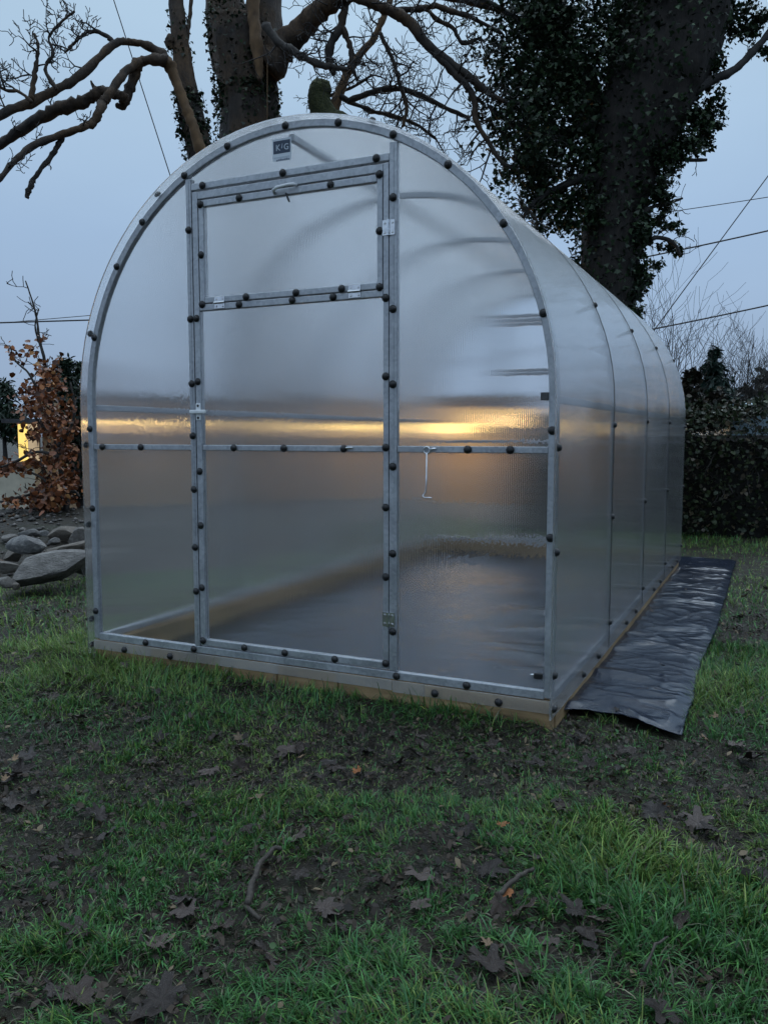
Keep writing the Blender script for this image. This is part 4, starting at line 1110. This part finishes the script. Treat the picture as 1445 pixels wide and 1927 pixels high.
for (a, b, rx, ry, k) in [(85,700,22,24,80),(80,745,34,26,150),(60,770,30,20,80),(105,790,32,34,190),(70,815,34,16,90),(115,850,30,30,200),(80,868,40,14,110),(30,880,34,12,90),(115,905,34,22,260),(95,925,36,22,250),(80,945,34,18,170),(125,930,24,22,120),(30,945,34,10,60),(10,880,16,12,40),(48,735,18,26,50),(132,790,16,40,80),(60,655,18,16,18),(76,640,10,10,14),(35,680,16,24,16),(20,655,8,12,6),(112,672,8,8,4),(100,720,20,20,70)]:
    k = int(k * 1.35); q = g.normal(0, .5, (k, 2)); dd = DB + g.normal(0, .28, k)
    for (u, v), d_ in zip(q, dd): pts.append(tuple(at(a + u * rx, b + v * ry, d_)))
pts = np.array(pts)
dark_top = tints(len(pts), [((.20, .066, .026), 5), ((.30, .115, .042), 3), ((.075, .030, .017), 3), ((.42, .21, .08), .5)], 92)
leaf_mesh('foliage', pts, .052, dark_top, M['foliage'], tb, 93, .1, shape='leaf')

# a darker evergreen shrub between the beech and the greenhouse
def leafy(name, label, cat, blobs, D, n, size, cols, seed, parent=None, group=None, shape='leaf', stem=True, droop=None, up=.3, depth=1.0):
    t = empty(name, (0, 0, 0)); tag(t, label, cat, group)
    g = np.random.default_rng(seed); pts = []
    tot = sum(w for *_, w in blobs)
    for (a, b, rx, ry, w) in blobs:
        k = int(n * w / tot); c_ = at(a, b, D); R_ = rx * D / FPX; Rz = ry * D / FPX
        sub = g.normal(0, 1, (max(6, k // 45), 3)); sub /= np.linalg.norm(sub, axis=1, keepdims=True) + 1e-9; sub *= g.uniform(.35, 1, (len(sub), 1)) ** .5
        q = sub[g.integers(0, len(sub), k)] + g.normal(0, .20, (k, 3))
        pts.append(np.array(c_) + q * np.array([R_, R_ * depth, Rz]))
    pts = np.concatenate(pts); pts[:, 2] = np.maximum(pts[:, 2], -.7)
    leaf_mesh('foliage', pts, size, tints(len(pts), cols, seed + 1), M['foliage'], t, seed + 2, up, droop, shape=shape)
    if stem:
        a, b, rx, ry, w = max(blobs, key=lambda q: q[4]); c_ = at(a, b, D); f_ = Vector((c_.x, c_.y, -.8))
        MB().tube([f_, f_.lerp(c_, .5) + Vector((.05, 0, 0)), c_ + Vector((0, 0, ry * D / FPX * .5))], [.10, .07, .02], 7).build('trunk', M['twig bark'], t, smooth=True)
    return t
EV = [((.012, .026, .016), 4), ((.020, .040, .022), 3), ((.030, .050, .028), 1)]
leafy('evergreen_shrub', 'dark leafy evergreen shrub between the copper beech and the greenhouse', 'shrub', [(146,830,22,50,1),(150,900,22,40,1),(140,780,20,30,.6)], 9.2, 2600, .06, EV, 101)
leafy('conifer_tree', 'dark bluish conifer behind the copper beech, left of the greenhouse', 'tree', [(122,700,16,26,.7),(118,745,30,40,1.4),(140,770,30,40,1),(95,750,20,40,.6),(148,700,12,18,.3)], 19, 5200, .13, EV, 105, shape='blade', droop=(0, 0, -.5))
leafy('conifer_tree', 'dark conifer at the far left edge beyond the lit house', 'tree', [(8,745,18,26,.6),(5,790,34,34,1),(28,800,26,30,.8)], 22, 3600, .14, EV, 109, shape='blade', droop=(0, 0, -.5))
# dark trees further back, seen only as a band through the sheets
for k, (a, b, rx, ry) in enumerate([(230,785,70,36),(370,790,80,34),(520,788,80,38),(660,790,80,34),(800,795,80,34),(930,792,80,36)]):
    leafy('hedgerow_tree', ['dark tree seen blurred through the left end panel', 'dark tree seen blurred through the left of the door', 'dark tree seen blurred through the middle of the door', 'dark tree seen blurred through the right of the door', 'dark tree seen blurred through the right end panel', 'dark tree seen blurred near the right front corner of the greenhouse'][k], 'tree', [(a, b, rx, ry, 1), (a + 10, b + 40, rx, ry * .7, .6)], 23, 2200, .26, EV, 120 + 5 * k, group='dark trees beyond the house')

# rockery
m = Mat('boulder'); n1 = m.noise(5, 7); n2 = m.noise(22, 5); oi = m.node('ShaderNodeObjectInfo')
c = m.ramp(n1, [(.3, (.055, .055, .057)), (.55, (.14, .137, .134)), (.75, (.27, .258, .24))])
c = m.mixc(m.maprange(n2, .55, .75, 0, .6), c, (.055, .060, .030))
c = m.mixc(m.maprange(oi.outputs['Random'], .3, 1, 0, .55), c, (.15, .105, .062))
m.base(c); m.set(Roughness=.62); m.bump(m.math('ADD', n1, n2), .6, .03); M['boulder'] = m.m
def rock_mesh(seed, flat=1.0):
    r_ = random.Random(seed); bm = bmesh.new(); bmesh.ops.create_icosphere(bm, subdivisions=3, radius=1)
    cuts = []
    for _ in range(11):
        n_ = Vector((r_.gauss(0, 1), r_.gauss(0, 1), r_.gauss(0, .8))).normalized(); cuts.append((n_, r_.uniform(.38, .82)))
    for v in bm.verts:
        for n_, d_ in cuts:
            e_ = v.co.dot(n_) - d_
            if e_ > 0: v.co -= n_ * e_ * .9
        v.co *= 1 + r_.uniform(-.008, .008)
    me = bpy.data.meshes.new('boulder'); bm.to_mesh(me); bm.free(); me.materials.append(M['boulder']); smooth_shade(me); me.set_sharp_from_angle(angle=.42); return me
RK = [(86,1068,80,34,'large flat grey slab of rock at the front of the rockery'), (44,1024,36,24,'rounded brownish boulder behind the large flat slab'), (128,1030,40,17,'pale flat stone leaning behind the large slab near the greenhouse'), (124,1001,30,19,'blocky grey stone at the top of the rockery by the greenhouse'),
      (32,990,17,11,'small pale stone high on the left of the rockery'), (58,1002,20,14,'small dark grey stone above the rounded boulder'), (96,985,24,12,'flat grey stone below the copper beech'), (20,1046,18,15,'small brown stone left of the rounded boulder'), (6,1066,22,16,'grey stone at the far left edge of the rockery'),
      (8,1092,18,18,'dark stone at the lower left edge of the rockery'), (152,1010,22,22,'dark stone half hidden by the greenhouse edge'), (102,1018,12,9,'little stone between the larger rocks'), (28,1103,10,7,'tiny pale stone at the foot of the large slab'), (148,1062,22,22,'dark rock under the right end of the large slab'), (66,1044,15,10,'small rough stone just above the large slab'), (84,1006,13,9,'little grey stone in the middle of the gravel'), (142,984,15,10,'small stone close to the greenhouse at the top of the rockery'), (12,1012,18,11,'flat stone at the left edge above the rounded boulder'), (60,975,14,9,'small stone under the left branches of the copper beech')]
for k, (a, b, hw, hh, lab) in enumerate(RK):
    foot = on_z(a, b + hh * .9, .06 if b > 1040 else .14); d_ = (foot - CAM).dot(FW); s_ = d_ / FPX
    o = bpy.data.objects.new('boulder', rock_mesh(200 + k)); link(o)
    o.location = foot + Vector((0, 0, hh * s_ * .75)) + (FW * hw * s_ * .4); o.scale = (hw * s_ * 1.3, hw * s_ * 1.0, hh * s_ * 1.0)
    o.rotation_euler = (0, (-.16 if k in (0, 2) else random.Random(k).uniform(-.2, .2)), YAW + random.Random(k).uniform(-.25, .25))
    tag(o, lab, 'rock', 'rocks of the rockery')
# gravel between the rocks
g = np.random.default_rng(131); n = 2600
x = g.uniform(-7.5, -1.5, n); y = g.uniform(.9, 6.5, n); t = -(x + 1.75) * .72 + (y - 1.15) * .69; k = (t > .2) & (t < 4.6); x, y = x[k], y[k]; n = len(x); z = height(x, y)
S_ = g.uniform(.010, .04, (n, 1)); C_ = np.stack([x, y, z + S_[:, 0] * .3], -1)
oct_ = np.array([(1, 0, 0), (-1, 0, 0), (0, 1, 0), (0, -1, 0), (0, 0, .6), (0, 0, -.6)], float)
V = (C_[:, None, :] + S_[:, None, :] * (oct_[None] * g.uniform(.6, 1.3, (n, 6, 1)))).reshape(-1, 3)
F = (np.arange(n)[:, None, None] * 6 + np.array([(0, 2, 4), (2, 1, 4), (1, 3, 4), (3, 0, 4), (2, 0, 5), (1, 2, 5), (3, 1, 5), (0, 3, 5)])[None]).reshape(-1, 3)
c = np.array([.11, .10, .092]) * g.uniform(.35, 1.8, (n, 1)); c = np.where(g.uniform(0, 1, (n, 1)) < .2, np.array([.10, .055, .028]), c)
tag(np_mesh('gravel', V, F, M['grass'], cols=np.repeat(c, 6, 0)), 'loose gravel and fallen leaves between the rocks', 'gravel', kind='stuff')

# low house behind, lamps on
HD = 14.0
FH = Vector((FW.x, FW.y, 0)).normalized()
ho = CAM + FH * HD; ho.z = 0
house = empty('bungalow', ho); house.rotation_euler = (0, 0, YAW)
tag(house, 'low flat-roofed building with warm yellow lit windows behind the copper beech', 'building')
simple('pale render', (.42, .39, .31), (.54, .50, .40), 6, rough=.9, bump=.3, dist=.01)
simple('roof felt', (.03, .03, .035), (.06, .06, .065), 10, rough=.9, bump=.2)
simple('dark frame', (.02, .02, .02), (.03, .03, .03), 10, rough=.6, bump=0)
simple('warm wall', (.30, .22, .14), (.38, .28, .18), 6, rough=.9, bump=.2)
def glow(name, colr, s_):
    m = Mat(name); m.n.remove(m.b); em = m.node('ShaderNodeEmission'); em.inputs['Color'].default_value = (*colr, 1)
    f_ = m.noise(3.0, 3); m.link(m.maprange(f_, .3, .7, s_ * .75, s_ * 1.25), em.inputs['Strength']); m.link(em.outputs[0], m.out.inputs['Surface']); M[name] = m.m
glow('lit yellow window', (1.0, .70, .20), 1.2); glow('lit cream blind', (.80, .62, .40), .55); glow('dim warm window', (.75, .44, .20), .16); glow('strip lamp', (1.0, .68, .20), 3.4); glow('strip lamp dim', (1.0, .62, .20), 1.3); glow('warm window', (.85, .50, .20), .62)
k_ = HD / FPX; hx = lambda a: (a - 722.5) * k_; hz = lambda b: CAM.z + (820.3 - b) * k_
def hb(x0, x1, y0, y1, b0, b1, name, mat, parent=None, bevel=0): return MB().box((hx(x0), y0, hz(b1)), (hx(x1), y1, hz(b0))).build(name, M[mat], parent or house, False, bevel)
hb(-60, 70, -.10, 3.2, 876, 1010, 'low_wall', 'pale render'); hb(-62, 74, -.16, 3.2, 869, 875.6, 'coping', 'dark frame')
hb(76, 1010, .14, 3.2, 758, 1010, 'wall', 'warm wall')
hb(26, 1018, -.22, 3.4, 744, 757.6, 'roof', 'roof felt') if False else None
hb(24, 118, -.35, 3.3, 789, 796.5, 'porch_roof', 'roof felt'); hb(118.5, 1022, -.2, 3.4, 748, 757.6, 'roof', 'roof felt')
w = hb(36, 75.6, .02, .06, 797, 868.5, 'window', 'dark frame')
hb(37, 54, -.004, .018, 798, 868, 'pane', 'lit yellow window', w); hb(55, 75, -.004, .018, 798, 868, 'pane', 'lit cream blind', w)
for k, (a, b, ly, lh, mt) in enumerate(((165, 290, 796, 6, 'strip lamp'), (400, 470, 806, 5, 'strip lamp dim'), (575, 715, 804, 10, 'strip lamp'), (745, 870, 806, 18, 'strip lamp'), (880, 1000, 787, 30, 'strip lamp dim'))):
    w = hb(a, b, .10, .136, 762, 850, 'window', 'dark frame')
    pm = 'dim warm window' if k < 3 else 'warm window'
    hb(a + 3, (a + b) / 2 - 1, .06, .098, 765, 847, 'pane', pm, w); hb((a + b) / 2 + 1, b - 3, .06, .098, 765, 847, 'pane', pm, w)
    lp = hb(a + 14, b - 14, -.42, -.38, ly - lh / 2, ly + lh / 2, 'strip_lamp', mt)
    li = bpy.data.lights.new('warm_fill_light', 'POINT'); li.energy = (6, 6, 14, 26, 30)[k]; li.color = (1.0, .62, .25); li.shadow_soft_size = .12  # point light added in front of each strip lamp to warm wall and sheets
    lo = bpy.data.objects.new('warm_fill_light', li); link(lo, house); lo.location = (hx((a + b) / 2), -.65, hz(ly + 6))

# ================================================================== RIGHT: HEDGE AND WHAT STANDS BEHIND IT
HG = [((.020, .029, .014), 4), ((.036, .048, .021), 3), ((.050, .040, .025), 1.8), ((.085, .066, .040), .2)]
hd = empty('hedge', (0, 0, 0)); tag(hd, 'dense dark clipped hedge beyond the right end of the greenhouse', 'hedge')
g = np.random.default_rng(151)
c0 = on_z(1150, 1042, 0); h0, h1 = Vector((.2, 5.55, 0)), Vector((6.6, 6.9, 0)); ax = (h1 - h0).normalized(); nr = Vector((-ax.y, ax.x, 0)); HL = (h1 - h0).length
n = 22000; s_ = g.uniform(0, HL, n); f_ = g.uniform(0, 1, n); dp = np.where(f_ < .62, g.uniform(-.08, .16, n), g.uniform(0, .9, n)); zt = 1.02 + .34 * vnoise(s_, s_ * 0, 1.5, 7) 
zz_ = np.where(f_ < .62, g.uniform(.03, 1, n) * zt, zt + g.normal(0, .05, n)); dp = dp + .34 * (vnoise(s_, zz_, 2.4, 8, 3) - .5)
pts = np.array(h0)[None] + s_[:, None] * np.array(ax)[None] + dp[:, None] * np.array(nr)[None]; pts[:, 2] = zz_
leaf_mesh('foliage', pts, .042, tints(n, HG, 152), M['foliage'], hd, 153, .1)
tw = Twigs(33)
for _ in range(420):
    q = h0 + ax * g.uniform(0, HL) + nr * g.uniform(-.02, .8); q.z = g.uniform(.1, 1.1)
    tw.grow(q, Vector((g.normal(0, .6), g.normal(0, .6), g.uniform(.1, 1))), g.uniform(.15, .42), .005, 1, .4, .2)
tw.build(hd, M['grey bark'])
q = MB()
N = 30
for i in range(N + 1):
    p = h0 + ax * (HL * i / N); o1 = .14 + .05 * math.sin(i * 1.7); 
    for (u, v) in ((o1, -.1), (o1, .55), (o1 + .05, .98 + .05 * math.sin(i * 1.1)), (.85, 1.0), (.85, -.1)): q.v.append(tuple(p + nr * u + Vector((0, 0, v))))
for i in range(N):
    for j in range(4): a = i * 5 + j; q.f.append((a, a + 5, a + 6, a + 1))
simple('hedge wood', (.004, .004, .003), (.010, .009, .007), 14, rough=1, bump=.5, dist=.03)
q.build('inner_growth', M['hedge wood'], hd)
for k in range(26):
    p = h0 + ax * (HL * (k + .5) / 26); MB().tube([p + nr * .20 + Vector((0, 0, -.1)), p + nr * .24 + Vector((.03 * math.sin(k), 0, .3)), p + nr * .3 + Vector((0, .02, .75))], [.018, .014, .008], 5).build('stem', M['grey bark'], hd, smooth=True)

def bare_shrub(label, foot_px, D, n, hgt, spread, seed, step=.2, mat='twig bark', group=None, lvl=2):
    t = empty('bare_shrub', (0, 0, 0)); tag(t, label, 'shrub', group); r_ = random.Random(seed); tw = Twigs(seed)
    f_ = at(foot_px[0], foot_px[1], D)
    for _ in range(n):
        p = f_ + RT * r_.gauss(0, spread) + FH * r_.gauss(0, spread * .5); p.z = f_.z + r_.uniform(-.2, .1)
        tw.grow(p, Vector((r_.gauss(0, .16), r_.gauss(0, .16), 1)), hgt * r_.uniform(.55, 1.1), .009, lvl, .16, .45, .002)
    tw.build(t, M[mat], 'stems'); return t
bare_shrub('tall thin bare shrub rising just right of the greenhouse roof', (1252, 800), 9.4, 26, 1.15, .22, 301)
bare_shrub('wide bluish bare shrub at the right edge above the hedge', (1412, 800), 11, 55, .95, .38, 303, mat='grey bark')
leafy('bramble', 'brown tangled bramble growing on top of the hedge right of the greenhouse', 'shrub', [(1300,775,26,40,1),(1350,775,40,34,1),(1300,720,16,26,.5)], 8.9, 3200, .045, [((.022,.018,.014),4),((.036,.028,.018),2),((.016,.024,.012),3),((.07,.05,.03),.4)], 310, stem=False, depth=.5)
leafy('small_conifer', 'small drooping conifer standing behind the hedge on the right', 'tree', [(1342,668,9,14,.35),(1340,695,18,18,.7),(1346,730,30,26,1),(1345,765,34,30,1)], 10.5, 3400, .075, [((.014,.030,.022),4),((.024,.044,.030),2)], 320, shape='blade', droop=(.2, 0, -1.0), depth=.8)
leafy('evergreen_bush', 'dark green bush behind the hedge beside the small conifer', 'shrub', [(1385,760,26,30,1),(1430,745,30,36,1)], 11.6, 2200, .07, [((.016,.026,.020),4),((.026,.036,.026),2)], 330)
sh = empty('garden_shed', (0, 0, 0)); tag(sh, 'pale blue shed roof glimpsed through the hedge at the right edge', 'shed')
simple('pale blue paint', (.36, .50, .58), (.44, .58, .66), 8, rough=.5, bump=0)
p = at(1428, 770, 8.9)
MB().box((-.30, 0, -1.2), (.9, 1.4, .02)).build('wall', M['pale blue paint'], sh)
q = MB().add([(-.34, -.1, .024), (1.0, -.1, .024), (1.0, 1.5, .10), (-.34, 1.5, .10), (-.34, -.1, .05), (1.0, -.1, .05), (1.0, 1.5, .126), (-.34, 1.5, .126)], [(0, 3, 2, 1), (4, 5, 6, 7), (0, 1, 5, 4), (1, 2, 6, 5), (2, 3, 7, 6), (3, 0, 4, 7)]).build('roof', M['pale blue paint'], sh)
sh.location = p; sh.rotation_euler = (0, 0, YAW)

# ================================================================== WIRES
simple('cable black', (.03, .032, .036), (.05, .052, .056), 5, rough=.6, bump=0)
def cable(a, b, da, db, rpx, sag, label):
    A, Bq = at(*a, da), at(*b, db); pts = []
    for t in np.linspace(0, 1, 25):
        p = A.lerp(Bq, float(t)); p.z -= sag * 4 * t * (1 - t); pts.append(p)
    o = MB().tube(pts, rpx * min(da, db) / FPX, 6).build('overhead_cable', M['cable black'], smooth=True)
    return tag(o, label, 'cable', 'overhead cables')
cable((1900,320), (560,590), 15, 17, 1.5, .25, 'thick black overhead cable crossing behind the ivy trunk on the right')
cable((1900,467), (560,728), 14, 16, 1.5, .2, 'lower black overhead cable meeting the roof right of the ivy trunk')
cable((1900,290), (560,470), 20, 24, .8, .3, 'faint thin overhead cable highest on the right')
cable((1640,66), (1180,690), 13, 13, 1.1, 0, 'grey stay wire running steeply up to the right edge')
cable((118,-300), (420,640), 14, 14, 1.0, 0, 'grey stay wire slanting down across the sky on the left')
cable((-500,622), (560,590), 15, 17, 1.5, 0, 'black overhead cable running level on the left of the greenhouse')
cable((-500,650), (560,560), 20, 22, .7, 0, 'thin overhead cable just above the level one on the left')
